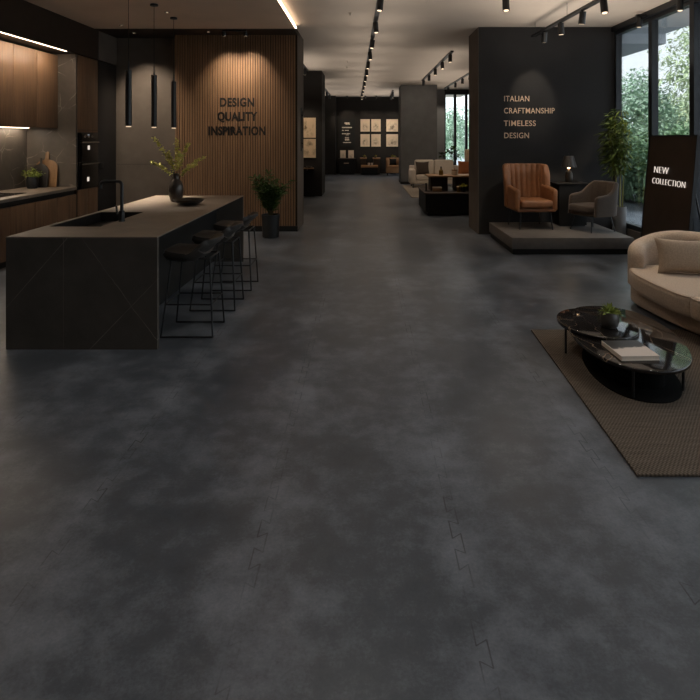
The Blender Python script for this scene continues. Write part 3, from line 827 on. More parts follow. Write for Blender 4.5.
# ------------------------------------------------------------------ potted plants
t = thing('potted_plant', 'bushy arching green plant in a black pot by the slatted wall', 'plant', (-1.62, 9.72, 0))
mk('pot', lathe(B(), [(0, 0), (.13, 0), (.14, .01), (.158, .38), (.158, .395), (.145, .395), (.14, .35), (0, .35)], seg=36), 'pot_dark', t)
mk('soil', lathe(B(), [(0, .365), (.141, .355)], seg=24), 'soil', t)
b = B(); sm = B()
for k in range(46):
    d = rdir(.3, 1.0); ln = R.uniform(.42, .95) * (.75 + .25 * d.z); p0 = Vector((d.x * .03, d.y * .03, .36))
    pts = []
    for i in range(9):
        s = i / 8; q = p0 + Vector((d.x * ln * .42 * s ** 1.3, d.y * ln * .42 * s ** 1.3, ln * s * (1.0 - .22 * s)))
        q.y = min(q.y, .5); pts.append(q)
    tube(sm, pts, .004, 5, .0015)
    for i in range(2, 9):
        for q in range(3):
            dd = (pts[i] - pts[i - 1]).normalized() + rdir(-.4, .6) * .9
            if pts[i].y > .4: dd.y = -abs(dd.y)
            leaf(b, pts[i], dd, R.uniform(.11, .2), .03, .6)
mk('stems', sm, 'stem', t); mk('foliage', b, 'leaf', t)

t = thing('potted_bamboo', 'tall bamboo in a grey cylinder pot by the window', 'plant', (4.33, 9.5, 0))
mk('pot', lathe(B(), [(0, 0), (.098, 0), (.105, .008), (.114, .55), (.114, .56), (.10, .56), (.10, .5), (0, .5)], seg=36), 'pot_grey', t)
mk('soil', lathe(B(), [(0, .52), (.101, .515)], seg=24), 'soil', t)
b = B()
for k, (dx, dy, h, bx, by) in enumerate(((-.04, .02, 2.2, -.16, -.05), (.03, .03, 2.3, .04, .06), (-.01, -.04, 2.1, -.06, -.16), (.05, -.01, 2.0, .10, -.10), (-.05, -.02, 1.9, -.28, .05))):
    pts = [Vector((dx + (bx * .5 + .03) * s * s, dy + by * s * s, .5 + (h - .62) * s)) for s in [i / 12 for i in range(13)]]
    mk('cane', tube(B(), pts, .011, 8, .005), 'cane', t)
    for i in range(6, 13):
        for q in range(34):
            d = rdir(-.5, .6)
            a = pts[i] + Vector((d.x, d.y, d.z * .3)) * R.uniform(.02, .17)
            w = Vector((4.33, 9.5, 0)) + a
            if w.x > 4.42 or w.y > 9.88: continue
            dd = d + Vector((0, 0, -.15)); ln = R.uniform(.10, .17)
            e = w + dd.normalized() * ln
            if e.x > 4.45 or e.y > 9.96: dd = Vector((-abs(dd.x), -abs(dd.y), dd.z))
            leaf(b, a, dd, ln, .03, .5)
mk('foliage', b, 'leaf_bamboo', t)

# ------------------------------------------------------------------ display platform with chairs
PZ = .25
t = thing('display_platform', 'low taupe display platform carrying two armchairs', 'platform', (3.07, 9.1, 0))
pw('deck', BX(2.18, 3.97, 8.23, 9.76, .085, PZ, .004), 'platform', t)
pw('recessed_plinth', BX(2.20, 3.93, 8.27, 9.74, 0, .085), 'black_matt', t, smooth=False)

t = thing('wingback_armchair', 'cognac leather wingback armchair with channel-stitched back on the platform', 'armchair', (2.735, 9.27, PZ), math.radians(3))
path = catmull([(-.372, .02), (-.355, .13), (-.315, .23), (-.19, .29), (0, .305), (.19, .29), (.315, .23), (.355, .13), (.372, .02)], 14)
def wing_top(s):
    e = min(s, 1 - s); k = max(0, min(1, (.20 - e) / .20)); return 1.03 - .015 * k - .22 * max(0, (k - .6) / .4) ** 1.5
bmk = shell(B(), path, .33, wing_top, .085, .11, lambda s: .042 * abs(math.sin(PI * 11 * s)) ** .55 - .012, -1, 12, .04, (0, 1))
mk('backrest', bmk, 'leather', t, angle=50)
for s in (-1, 1):
    a = B(); arm = []
    pr = [(-.40, .30), (-.415, .52), (-.40, .62), (-.34, .665), (-.2, .69), (0, .70), (.16, .72), (.16, .30)]
    box(a, s * .275, s * .365, -.36, .2, .30, .645, .043, 5)
    bmesh.ops.subdivide_edges(a, edges=[e for e in a.edges if abs(e.verts[0].co.y - e.verts[1].co.y) > .2], cuts=6)
    for v in a.verts:
        if v.co.z > .5: v.co.z += .05 * (v.co.y + .40) / .56
        v.co.x += s * .012 * math.sin((v.co.y + .4) / .56 * PI)
    mk('armrest', a, 'leather', t, angle=60)
mk('seat_base', BX(-.335, .335, -.35, .25, .285, .345, .02, 3), 'leather', t)
c = BX(-.278, .278, -.385, .2, .345, .475, .045, 5)
mk('seat_cushion', c, 'leather', t, angle=60)
for sx in (-1, 1):
    for sy in (-1, 1):
        mk('leg', cyl(B(), (sx * .25, sy * .25 - .04, .29), (sx * .285, sy * .29 - .04, 0), .016, .010, 12), 'black_metal', t)

wing = t
for ch in wing.children:
    for v in ch.data.vertices:
        v.co.x *= .94 + .10 * max(0, v.co.z - .66)
t = thing('tub_armchair', 'charcoal fabric tub armchair turned sideways on the platform', 'armchair', (3.655, 8.92, PZ), math.radians(-69))
tub = t
path = catmull([(-.33, -.30), (-.345, -.08), (-.33, .14), (-.22, .28), (0, .32), (.22, .28), (.33, .14), (.345, -.08), (.33, -.30)], 12)
def tub_top(s):
    e = min(s, 1 - s); k = max(0, min(1, (e - .14) / .2)); k = k * k * (3 - 2 * k); return .595 + .195 * k + .03 * min(1, e / .14)
mk('backrest', shell(B(), path, .27, tub_top, .075, .10, lambda s: .012 * abs(math.sin(PI * 8 * s)) ** .6 if .3 < s < .7 else 0, -1, 10, .06, (0, 1)), 'fabric_dark', t, angle=60)
mk('seat_base', prism(B(), [(p[0] * .96, p[1]) for p in sell(0, -.03, .33, .33, 4)], .265, .325, .02), 'fabric_dark', t)
mk('seat_cushion', prism(B(), [(p[0], max(p[1], -.40)) for p in sell(0, -.07, .305, .33, 4.5)], .325, .445, .04, 4), 'fabric_dark', t, angle=60)
for sx in (-1, 1):
    for sy in (-1, 1):
        mk('leg', cyl(B(), (sx * .22, sy * .22 - .03, .27), (sx * .275, sy * .275 - .03, 0), .014, .009, 12), 'black_metal', t)
for ch in tub.children:
    ch.data.transform(Matrix.Diagonal((.84, .84, .94, 1)))

t = thing('side_table', 'black block side table between the two armchairs', 'side table', (3.46, 9.51, PZ))
mk('top', BX(-.275, .275, -.24, .24, .695, .72, .006), 'black_matt', t)
bd = B(); box(bd, -.22, .24, -.21, .21, .02, .695, .004)
mk('body', bd, 'black_matt', t)
mk('plinth', BX(-.2, .22, -.19, .19, 0, .02), 'black_metal', t, smooth=False)
t = thing('table_lamp', 'small dark bronze table lamp lit on the black side table', 'lamp', (3.47, 9.49, PZ + .72))
mk('base', lathe(B(), [(0, 0), (.056, 0), (.06, .005), (.06, .13), (.054, .165), (.036, .19), (.016, .2), (0, .2)], seg=32), 'bronze', t)
mk('stem', cyl(B(), (0, 0, .2), (0, 0, .30), .008, seg=12), 'brass', t)
mk('bulb', lathe(B(), [(0, .222), (.016, .226), (.026, .245), (.02, .275), (0, .285)], seg=20), 'bulb', t)
mk('lamp_shade', lathe(B(), [(.13, .255), (.08, .445), (.0, .448), (0, .442), (.075, .44), (.125, .257), (.13, .255)], seg=40), 'shade', t)
mk('finial', lathe(B(), [(0, .448), (.006, .448), (.006, .47), (.009, .48), (0, .488)], seg=12), 'black_metal', t)
pl = bpy.data.lights.new('lamp_glow', 'POINT'); pl.energy = 3; pl.color = (1, .74, .48); pl.shadow_soft_size = .02
o = bpy.data.objects.new('lamp_glow', pl); COL.objects.link(o); o.location = (3.47, 9.49, PZ + .72 + .30)

# ------------------------------------------------------------------ sign board
t = thing('sign_board', 'tall dark leaning display board reading NEW COLLECTION in lit white letters', 'sign', (4.0, 7.5, 0))
LA = math.radians(5.0)                      # leans back towards the window
y0, y1, HB = 6.93, 8.10, 1.765
def lean(bm):
    bmesh.ops.transform(bm, matrix=Matrix.Translation((3.98, 0, 0)) @ Matrix.Rotation(LA, 4, 'Y'), verts=bm.verts); return bm
pw('panel', lean(BX(0, .03, y0 + .02, y1 - .02, .02, HB - .02)), 'sign_board', t, smooth=False)
fr = B()
box(fr, -.006, .04, y0, y0 + .022, 0, HB); box(fr, -.006, .04, y1 - .022, y1, 0, HB); box(fr, -.006, .04, y0 + .022, y1 - .022, 0, .022); box(fr, -.006, .04, y0 + .022, y1 - .022, HB - .022, HB)
pw('frame', lean(fr), 'black_metal', t, smooth=False)
pp = B()
for yy in (y0 + .1, y1 - .13):
    cyl(pp, (4.10, yy, 1.3), (4.36, yy, .012), .012, seg=10)
pw('prop_leg', pp, 'black_metal', t)
for txt, z, yy, cap, wd in (('NEW', 1.235, 7.89, .10, .36), ('COLLECTION', 1.085, 7.91, .088, .80)):
    o = words(txt, cap, (0, 0, 0), 'white_letters', '', width=wd, depth=.008, bold=-.004)
    me = o.data; bpy.data.objects.remove(o)
    me.transform(Matrix.Translation((3.98, 0, 0)) @ Matrix.Rotation(LA, 4, 'Y') @ Matrix.Translation((-.008, yy, z)) @ Matrix.Rotation(-PI / 2, 4, 'Z') @ Matrix.Rotation(PI / 2, 4, 'X'))
    me.transform(Matrix.Translation(-t.location))
    r = bpy.data.objects.new('lettering', me); COL.objects.link(r); r.parent = t

# ------------------------------------------------------------------ seating group at the right
tag(mk('area_rug', prism(B(), [(1.385, 2.84), (4.2, 2.84), (4.2, 4.99), (1.488, 4.99)], 0.0005, .014, .004), 'rug'), 'brown woven rug under the oval marble coffee table', 'rug')
t = thing('curved_sofa', 'beige curved sofa at the right edge, behind the coffee table', 'sofa', (3.3, 4.9, 0))
basep = [(2.72, 5.72), (2.735, 5.3), (2.785, 4.95), (2.89, 4.6), (3.05, 4.2), (3.25, 3.85), (3.6, 3.7), (3.84, 3.95), (3.9, 4.5), (3.86, 5.1), (3.72, 5.65), (3.4, 6.02), (3.05, 6.05), (2.81, 5.92)]
bp = [(p.x, p.y) for p in catmull([(a, b, 0) for a, b in basep], 6, True)]
pw('base', prism(B(), bp[::-1], .03, .215, .03, 3), 'fabric_beige', t, angle=60)
ft = B()
for (x, y) in ((2.9, 5.6), (3.0, 4.7), (3.7, 4.3), (3.5, 5.7)): cyl(ft, (x, y, .0145 if y < 5 else 0.0), (x, y, .035), .03)
pw('feet', ft, 'black_matt', t)
c1 = [(2.64, 5.58), (2.625, 5.3), (2.635, 5.02), (2.70, 4.72), (2.95, 4.78), (3.35, 4.95), (3.64, 5.1), (3.58, 5.5), (3.35, 5.85), (3.02, 5.92), (2.75, 5.84)]
c2 = [(2.705, 4.70), (2.80, 4.35), (2.97, 4.0), (3.2, 3.82), (3.5, 3.85), (3.7, 4.3), (3.7, 4.8), (3.64, 5.08), (3.35, 4.93), (2.95, 4.76)]
for c, dn in ((c1, 5), (c2, 5)):
    poly = [(p.x, p.y) for p in catmull([(a, b, 0) for a, b in c], dn, True)]
    o = pw('seat_cushion', prism(B(), poly[::-1], .20, .385, .045, 4), 'fabric_beige', t, angle=70)
    cx_, cy_ = sum(q[0] for q in poly) / len(poly), sum(q[1] for q in poly) / len(poly)
    ring = []
    for k in range(len(poly) + 1):
        a, q, b = Vector(poly[k % len(poly) - 1]), Vector(poly[k % len(poly)]), Vector(poly[(k + 1) % len(poly)])
        nn = Vector((-(b - a).y, (b - a).x)).normalized()
        if nn.dot(Vector((cx_, cy_)) - q) < 0: nn = -nn
        ring.append((q.x + nn.x * .011, q.y + nn.y * .011, .374))
    pp_ = tube(B(), ring, .0055, 6); bmesh.ops.translate(pp_, verts=pp_.verts, vec=-t.location); mk('piping', pp_, 'fabric_pillow', o)
sp = catmull([(2.79, 5.74), (2.82, 5.86), (2.94, 6.0), (3.16, 6.07), (3.42, 5.98), (3.66, 5.73), (3.80, 5.35), (3.86, 4.9), (3.87, 4.4), (3.80, 3.95)], 8)
def sofa_top(s):
    k = min(1, s / .26); k = k * k * (3 - 2 * k); return .60 + .125 * k - (.1 * max(0, (s - .85) / .15))
pw('backrest', shell(B(), sp, .2, sofa_top, .17, .0, None, -1, 8, .16), 'fabric_beige', t, angle=70)
t.location.x += .03
cush = pillow(B(), .56, .36, .17, Matrix.Translation((0, 0, 0)))
t = thing('throw_pillow', 'taupe rectangular throw pillow leaning on the curved sofa', 'pillow', (3.18, 5.52, .385))
bmesh.ops.transform(cush, matrix=Matrix.Translation((0, 0, .165)) @ Matrix.Rotation(math.radians(-14), 4, 'Z') @ Matrix.Rotation(math.radians(66), 4, 'X'), verts=cush.verts)
mk('cover', cush, 'fabric_pillow', t)

# coffee table
TC, TA, TB_, TR = (1.965, 4.25), .385, .70, math.radians(-9)
t = thing('coffee_table', 'oval two-tier dark marble coffee table on the rug', 'coffee table', (1.95, 4.26, .014))
pw('top', prism(B(), sell(TC[0], TC[1], TA, TB_, 2.25, TR, 96), .214, .24, .008, 3), 'marble', t)
pw('raised_top', prism(B(), sell(1.835, 4.42, .29, .36, 2.0, 0, 72), .2405, .268, .007, 3), 'marble', t)
pw('pedestal', prism(B(), sell(1.95, 4.12, .19, .34, 3, TR, 64), .022, .214), 'table_base', t)
pw('base_plate', prism(B(), sell(1.95, 4.13, .30, .54, 2.2, TR, 80), .0142, .022, .003, 2), 'table_base', t)
for (x, y) in ((1.60, 4.44), (1.765, 3.67), (2.155, 3.78), (2.27, 4.62)):
    pw('leg', cyl(B(), (x, y, .0145), (x, y, .215), .009, seg=14), 'black_metal', t)
t = thing('potted_succulent', 'small green succulent in a round grey pot on the coffee table', 'plant', (1.885, 4.30, .2685))
mk('pot', lathe(B(), [(0, 0), (.045, 0), (.06, .012), (.071, .05), (.07, .085), (.058, .115), (.05, .118), (.05, .105), (0, .1)], seg=36), 'ceramic', t)
mk('soil', lathe(B(), [(0, .112), (.05, .108)], seg=20), 'soil', t)
b = B(); spiky(b, (0, 0, .108), 80, .105, .016, .15, 1.0, .03, .35)
mk('foliage', b, 'leaf_bright', t)
t = thing('book', 'large photo book with a black and cream cover on the coffee table', 'book', (1.835, 3.865, .2403), math.radians(2))
def mat_cover():
    q = NT('book_cover_print'); g = q.coord('Generated'); s = q.sep(g)
    nz = q.noise(g, 4, 5, .6)
    f = q.math('ADD', q.math('ADD', s[1], q.math('MULTIPLY', s[0], -.12)), q.math('MULTIPLY', nz, .32))
    return q.bsdf(q.ramp(f, [(.60, lin((212, 194, 180))), (.66, lin((60, 52, 46))), (.8, lin((38, 36, 36)))]), .35, 0, .4)
mk('front_cover', BX(-.145, .145, -.165, .165, .026, .03), mat_cover(), t, smooth=False)
mk('page_block', BX(-.14, .142, -.161, .161, .004, .026), 'paper', t, smooth=False)
mk('back_cover', BX(-.145, .145, -.165, .165, 0, .004), 'paper', t, smooth=False)
mk('spine', BX(-.149, -.145, -.165, .165, 0, .03), 'paper', t, smooth=False)
for ch in t.children: ch.data.transform(Matrix.Diagonal((.88, .88, 1, 1)))

# ------------------------------------------------------------------ far lounge
tag(mk('area_rug', BX(1.37, 3.6, 16.1, 20.3, .0005, .012), 'rug_far', smooth=False), 'pale rug under the cream sofa in the back lounge', 'rug')
t = thing('sofa', 'cream two-seat sofa in the back lounge by the window', 'sofa', (2.55, 19.5, .012))
X0, X1 = -.97, 1.5
mk('base', BX(X0, X1, -.42, .42, .13, .27, .03), 'fabric_cream', t)
for s, x in ((0, X0), (1, X1 - .2)): mk('armrest', BX(x, x + .2, -.44, .40, .14, .64, .07, 4), 'fabric_cream', t)
for a, b in ((X0 + .2, -.09), (-.09, .59), (.59, X1 - .2)):
    mk('seat_cushion', BX(a + .004, b - .004, -.44, .25, .27, .43, .04, 4), 'fabric_cream', t)
    if b < 1: mk('back_cushion', BX(a + .004, b - .004, .12, .36, .42, .94, .06, 4, rot=Matrix.Rotation(-.1, 4, 'X')), 'fabric_cream', t)
mk('back_frame', BX(X0 + .02, X1 - .02, .32, .44, .14, .74, .04, 3), 'fabric_cream', t)
for sx in (X0 + .1, X1 - .1):
    for sy in (-.36, .36): mk('leg', cyl(B(), (sx, sy, 0), (sx, sy, .14), .018), 'black_metal', t)
t = thing('throw_pillow', 'dark grey pillow on the left of the cream sofa', 'pillow', (2.02, 19.25, .445))
mk('cover', pillow(B(), .48, .48, .16, Matrix.Translation((0, .08, .235)) @ Matrix.Rotation(.1, 4, 'Z') @ Matrix.Rotation(1.25, 4, 'X')), 'fabric_dark', t)
t = thing('throw_pillow', 'rust orange pillow on the right of the cream sofa', 'pillow', (3.50, 19.3, .445))
mk('cover', pillow(B(), .5, .5, .18, Matrix.Translation((0, .10, .245)) @ Matrix.Rotation(-.15, 4, 'Z') @ Matrix.Rotation(1.25, 4, 'X')), 'fabric_rust', t)
t = thing('floor_lamp', 'cream shaded lamp on a thin stand behind the cream sofa', 'lamp', (3.86, 20.6, 0))
mk('base', lathe(B(), [(0, 0), (.13, 0), (.13, .015), (.02, .025), (0, .025)]), 'black_metal', t)
mk('pole', cyl(B(), (0, 0, .02), (0, 0, .85), .012), 'black_metal', t)
mk('lamp_shade', lathe(B(), [(.16, .82), (.16, 1.22), (.13, 1.30), (0, 1.31)]), 'cream_shade', t)
t = thing('potted_plant', 'sparse leafy plant in front of the back lounge window', 'plant', (3.25, 21.6, 0))
mk('pot', lathe(B(), [(0, 0), (.13, 0), (.16, .4), (.14, .4), (.13, .35), (0, .35)]), 'pot_dark', t)
b = B(); sm = B()
for (dx, dz) in ((-.2, 1.05), (-.05, 1.22), (.1, 1.15), (.28, 1.2), (.35, 1.0), (.22, 1.35)):
    pts = [Vector((dx * s, 0, .35 + (dz - .35) * s)) for s in (0, .3, .6, 1)]
    tube(sm, pts, .008, 5)
    for q in range(9): leaf(b, pts[3] + rdir() * .06, rdir(-.4, .7), R.uniform(.12, .2), .09, .4)
mk('stems', sm, 'stem', t); mk('foliage', b, 'leaf', t)

t = thing('display_plinth', 'long low black display plinth beyond the charcoal feature wall', 'plinth', (2.25, 13.1, 0))
pw('top', BX(1.34, 3.3, 12.35, 13.9, .475, .505, .004), 'wood_dark', t)
pw('body', BX(1.36, 3.28, 12.37, 13.88, .07, .475), 'black_matt', t, smooth=False)
for a, b in ((1.365, 1.96), (1.965, 2.6), (2.605, 3.27)): pw('front_panel', BX(a, b, 12.362, 12.372, .075, .47), 'black_matt', t, smooth=False)
pw('recessed_base', BX(1.42, 3.22, 12.43, 13.8, 0, .07), 'black_metal', t, smooth=False)
t = thing('display_bench', 'tan wood topped low bench with dark block legs on the black plinth', 'table', (2.1, 13.0, .5055))
pw('top', BX(1.46, 3.0, 12.72, 13.45, .825, .86, .004), 'wood_tan', t)
for a, b in ((1.53, 1.93), (2.10, 2.5)): pw('leg', BX(a, b, 12.9, 13.3, .5055, .825), 'wood_dark', t, smooth=False)
t = thing('bottle', 'small amber bottle on the tan bench top', 'bottle', (1.79, 13.0, .8605))
mk('body', lathe(B(), [(0, 0), (.045, 0), (.05, .01), (.05, .10), (.02, .13), (.017, .17), (0, .17)]), 'amber', t)
mk('cap', cyl(B(), (0, 0, .17), (0, 0, .195), .019), 'black_metal', t)
t = thing('candle_jar', 'pale lidded candle jar on the tan bench top', 'jar', (2.10, 13.0, .8605))
mk('jar', lathe(B(), [(0, 0), (.06, 0), (.065, .01), (.065, .09), (.055, .1), (0, .1)]), 'cups', t)
mk('lid', lathe(B(), [(0, .1), (.066, .1), (.066, .125), (.02, .13), (.015, .15), (0, .152)]), 'wood_tan', t)
t = tag(mk('candlestick', lathe(B(), [(0, 0), (.035, 0), (.035, .01), (.018, .02), (.018, .17), (.024, .18), (0, .18)], (1.42, 12.8, .5055)), 'black_metal'), 'short black candlestick at the left end of the black plinth', 'candlestick')
t = thing('stacked_boxes', 'small tan box with a round tin, under the tan bench', 'box', (2.02, 12.6, .5055))
bx_ = t
bpy.data.objects.remove(t)
t = thing('gift_box', 'small tan box under the tan bench on the plinth', 'box', (1.66, 12.72, .5055))
mk('carton', BX(-.1, .1, -.05, .05, 0, .075, .003), 'wood_tan', t); mk('lid', BX(-.103, .103, -.053, .053, .0755, .1, .003), 'cups', t)
for k, (x, y, h, r, lb) in enumerate(((2.13, 12.6, .13, .045, 'short gold tin left of the small plant on the plinth'), (2.41, 12.62, .17, .045, 'tall gold tin right of the small plant on the plinth'))):
    t = thing('tin', lb, 'tin', (x, y, .5055))
    mk('can', lathe(B(), [(0, 0), (r, 0), (r, h - .02), (0, h - .02)]), 'gold', t); mk('lid', lathe(B(), [(0, h - .02), (r + .002, h - .02), (r + .002, h), (0, h)]), 'brass', t)
t = thing('potted_succulent', 'small olive plant in a dark pot on the black plinth', 'plant', (2.265, 12.68, .5055))
mk('pot', lathe(B(), [(0, 0), (.04, 0), (.05, .12), (.04, .12), (0, .1)]), 'pot_dark', t)
b = B(); spiky(b, (0, 0, .11), 40, .14, .03, .1, 1, .02, .3); mk('foliage', b, 'leaf_yellow', t)

# ------------------------------------------------------------------ far gallery wall
fy = 26.97; kk = fy / 560
def wx(px): return (px - 364) * kk
def wz(py): return 1.72 + (138 - py) * kk
inks = [(40, 34, 30), (58, 48, 40)]
prints = [(360.2, 370.1, 119, 132, 'top left of four'), (371, 381, 119, 132, 'top right of four'), (360.2, 370.1, 134, 147, 'bottom left of four'), (371, 381, 134, 147, 'bottom right of four'),
          (386, 398.3, 119, 132, 'upper of the pair at the right'), (386, 398.3, 134, 147, 'lower of the pair at the right')]
for i, (a, b, c, d, lb) in enumerate(prints):
    x0, x1, z0, z1 = wx(a), wx(b), wz(d), wz(c)
    t = thing('framed_print', 'pale ink print on the far dark wall, ' + lb, 'picture', ((x0 + x1) / 2, fy, z0), 0, 'prints on the far wall')
    pw('sheet', BX(x0 + .015, x1 - .015, fy - .015, fy - .01, z0 + .015, z1 - .015), mat_print('ink_print_%s' % 'abcdef'[i], i + 1, (220, 198, 172), inks[i % 2], .5, .38, .38 if i < 4 else .5, 4 if i < 4 else 3), t, smooth=False)
    pw('frame', BX(x0, x1, fy - .0095, fy + .02, z0, z1), 'black_matt', t, smooth=False)
t = thing('wall_sign', 'dark two-part panel with lines of small pale writing on the far wall', 'sign', (wx(347.5), fy, wz(147)))
for (c, d) in ((119, 131.6), (132.2, 147)): pw('panel', BX(wx(340), wx(355), fy - .02, fy + .02, wz(d), wz(c)), 'black_matt', t, smooth=False)
ln = B()
for (py, a, b, h) in ((123.2, 344.7, 349.6, 1.3), (124.3, 345.6, 349.9, .7), (127.6, 342, 352, 1.1), (130.5, 342, 344, .8), (130.5, 345, 348.6, .8), (133.8, 342, 346, .9), (133.8, 346.6, 350, .9), (135, 346, 348.5, .6), (137.6, 345, 349, .6), (139.3, 345, 349.2, 1.2), (140.3, 345, 349.2, .5), (142.6, 343, 351, .7)):
    x = wx(a)
    while x < wx(b):
        w = R.uniform(.03, .08); box(ln, x, min(x + w, wx(b)), fy - .024, fy - .0195, wz(py + h / 2), wz(py - h / 2)); x += w + .012
pw('writing', ln, 'paper', t, smooth=False)
t = thing('console_cabinet', 'black console cabinet under the dark sign on the far wall', 'cabinet', (wx(347), 26.6, 0))
pw('top', BX(wx(338.9), wx(355.8), 26.3, 26.96, .72, .75), 'wood_dark', t, smooth=False)
pw('plinth', BX(wx(340.5), wx(354.5), 26.4, 26.9, 0, .06), 'black_metal', t, smooth=False)
pw('body', BX(wx(339.6), wx(355.2), 26.33, 26.95, .06, .72), 'black_matt', t, smooth=False)
d = pw('drawer', BX(wx(339.9), wx(354.9), 26.315, 26.33, .4, .71), 'black_matt', t, smooth=False)
pw('handle', BX(wx(344.3), wx(349.2), 26.295, 26.315, .52, .545), 'brass', d, smooth=False)
pw('drawer', BX(wx(339.9), wx(354.9), 26.315, 26.33, .08, .395), 'black_matt', t, smooth=False)
for (a, b, lb) in ((340.3, 346, 'left one'), (348.3, 354, 'right one')):
    i += 1; x0, x1 = wx(a), wx(b)
    t = thing('framed_print', 'small pale print standing on the black console, ' + lb, 'picture', ((x0 + x1) / 2, 26.7, .7505), 0, 'small prints on the console')
    pw('sheet', BX(x0 + .01, x1 - .01, 26.69, 26.694, .765, 1.12), mat_print('console_print_%s' % 'abcdefghij'[i], i + 2, (226, 204, 180), (50, 42, 36), .5, .25, .4, 4), t, smooth=False)
    pw('frame', BX(x0, x1, 26.695, 26.72, .7505, 1.135), 'wood_tan', t, smooth=False)
# seating before the prints
for (a, b, xx, lb) in ((360.2, 366.8, 364.3, 'left of the white cups'), (372.6, 380, 375.2, 'right of the white cups')):
    t = thing('side_table', 'tan topped dark side table by the far wall, ' + lb, 'side table', (wx((a + b) / 2), 26.55, 0))
    pw('top', BX(wx(a), wx(b), 26.3, 26.9, .73, .78), 'wood_tan', t, smooth=False)
    pw('body', BX(wx(a) + .03, wx(b) - .03, 26.33, 26.88, .0, .73), 'wood_dark', t, smooth=False)
    t = thing('potted_succulent', 'tiny yellow-green plant on the side table, ' + lb, 'plant', (wx(xx), 26.55, .781))
    mk('pot', lathe(B(), [(0, 0), (.04, 0), (.05, .06), (0, .06)], seg=16), 'pot_dark', t)
    b_ = B(); spiky(b_, (0, 0, .06), 26, .11, .035, .1, 1, .02, .3); mk('foliage', b_, 'leaf_yellow', t)
t = thing('bench', 'low tan upholstered bench below the four prints', 'bench', (wx(369.5), 25.9, 0))
k2 = 25.9 / 560
pw('seat', BX((361 - 364) * k2, (378 - 364) * k2, 25.65, 26.15, .36, .46, .02), 'fabric_tan', t)
pw('base', BX((361.5 - 364) * k2, (377.5 - 364) * k2, 25.7, 26.1, .03, .36), 'black_matt', t, smooth=False)
for px in (368.8, 371.8):
    t = tag(mk('cup', lathe(B(), [(0, 0), (.04, 0), (.055, .11), (.048, .11), (.036, .01), (0, .01)], ((px - 364) * k2, 25.8, .4605), 20), 'cups'), 'white cup on the tan bench, %s of two' % ('left' if px < 370 else 'right'), 'cup')
t = thing('armchair', 'tan armchair with a dark cushion beside the grey block wall', 'armchair', ((393 - 364) * k2, 25.8, 0))
q0, q1 = (386 - 364) * k2, (402 - 364) * k2
pw('seat', BX(q0 + .05, q1 - .05, 25.45, 26.0, .34, .46, .03), 'fabric_tan', t)
pw('base', BX(q0, q1, 25.5, 26.1, .12, .34, .02), 'fabric_tan', t)
pw('backrest', BX(q0, q1, 26.0, 26.15, .3, .80, .04), 'fabric_tan', t)
pw('armrest', BX(q0, q0 + .14, 25.5, 26.05, .3, .76, .04), 'fabric_tan', t); pw('armrest', BX(q1 - .14, q1, 25.5, 26.05, .3, .76, .04), 'fabric_tan', t)
for x in (q0 + .06, q1 - .06):
    for y in (25.54, 26.06): pw('leg', cyl(B(), (x, y, 0), (x, y, .125), .018), 'black_metal', t)
t = thing('throw_pillow', 'dark square pillow on the tan armchair', 'pillow', ((393 - 364) * k2, 25.85, .461))
mk('cover', pillow(B(), .34, .32, .12, Matrix.Translation((0, .06, .155)) @ Matrix.Rotation(1.35, 4, 'X')), 'fabric_black', t)
t = thing('potted_plant', 'pale olive plant on a tall dark stand behind the tan armchair', 'plant', (wx(392.6), 26.62, 0))
mk('stand', BX(-.12, .12, -.12, .12, 0, .74), 'black_matt', t, smooth=False)
mk('pot', lathe(B(), [(0, .7405), (.06, .7405), (.075, .82), (0, .82)], seg=16), 'pot_grey', t)
b_ = B(); spiky(b_, (0, 0, .82), 44, .16, .05, .0, 1, .04, .4); mk('foliage', b_, 'leaf_yellow', t)

# prints on the left block wall
fy2 = 16.47; k3 = fy2 / 560
for (c, d, lb, i) in ((117.7, 138, 'upper one', 11), (138.8, 158, 'lower one', 12)):
    x0, x1, z0, z1 = (300 - 364) * k3, (316 - 364) * k3, 1.72 + (138 - d) * k3, 1.72 + (138 - c) * k3
    t = thing('wall_print', 'large sepia abstract print on the dark left block, ' + lb, 'picture', ((x0 + x1) / 2, fy2, z0), 0, 'large prints on the left block')
    pw('sheet', BX(x0 + .006, x1 - .006, fy2 - .022, fy2 - .018, z0 + .006, z1 - .006), mat_print('sepia_print_%s' % 'ab'[i - 11], i, (214, 186, 152), (62, 46, 34), .45 if i == 11 else .6, .5, .6, 2.6), t, smooth=False)
    pw('stretcher', BX(x0, x1, fy2 - .0175, fy2 + .03, z0, z1), 'black_matt', t, smooth=False)
t = thing('wall_shelf', 'small wall shelf with a thin wooden top, below the sepia prints', 'shelf', (-1.62, 16.35, .80))
pw('shelf_board', BX(-1.85, -1.47, 16.2, 16.5, .82, .845), 'wood_tan', t, smooth=False)
pw('bracket', BX(-1.7, -1.66, 16.25, 16.5, .76, .82), 'black_metal', t, smooth=False)
t = tag(mk('dish', lathe(B(), [(0, 0), (.04, 0), (.09, .04), (.085, .042), (.035, .01), (0, .01)], (-1.6, 16.33, .8455)), 'ceramic'), 'small dark dish on the wall shelf below the sepia prints', 'dish')
t = thing('pull_bar', 'long vertical black pull on the grey end of the slatted wall', 'handle', (-1.21, 10.85, 1.5))
pw('plate', BX(-1.221, -1.208, 10.82, 10.95, 1.47, 2.30), 'black_metal', t, smooth=False)
pw('grip', BX(-1.195, -1.175, 10.87, 10.90, 1.52, 2.25, .005), 'black_metal', t)
h = B(); box(h, -1.21, -1.19, 10.875, 10.895, 1.6, 1.63); box(h, -1.21, -1.19, 10.875, 10.895, 2.14, 2.17)
pw('standoff', h, 'black_metal', t, smooth=False)

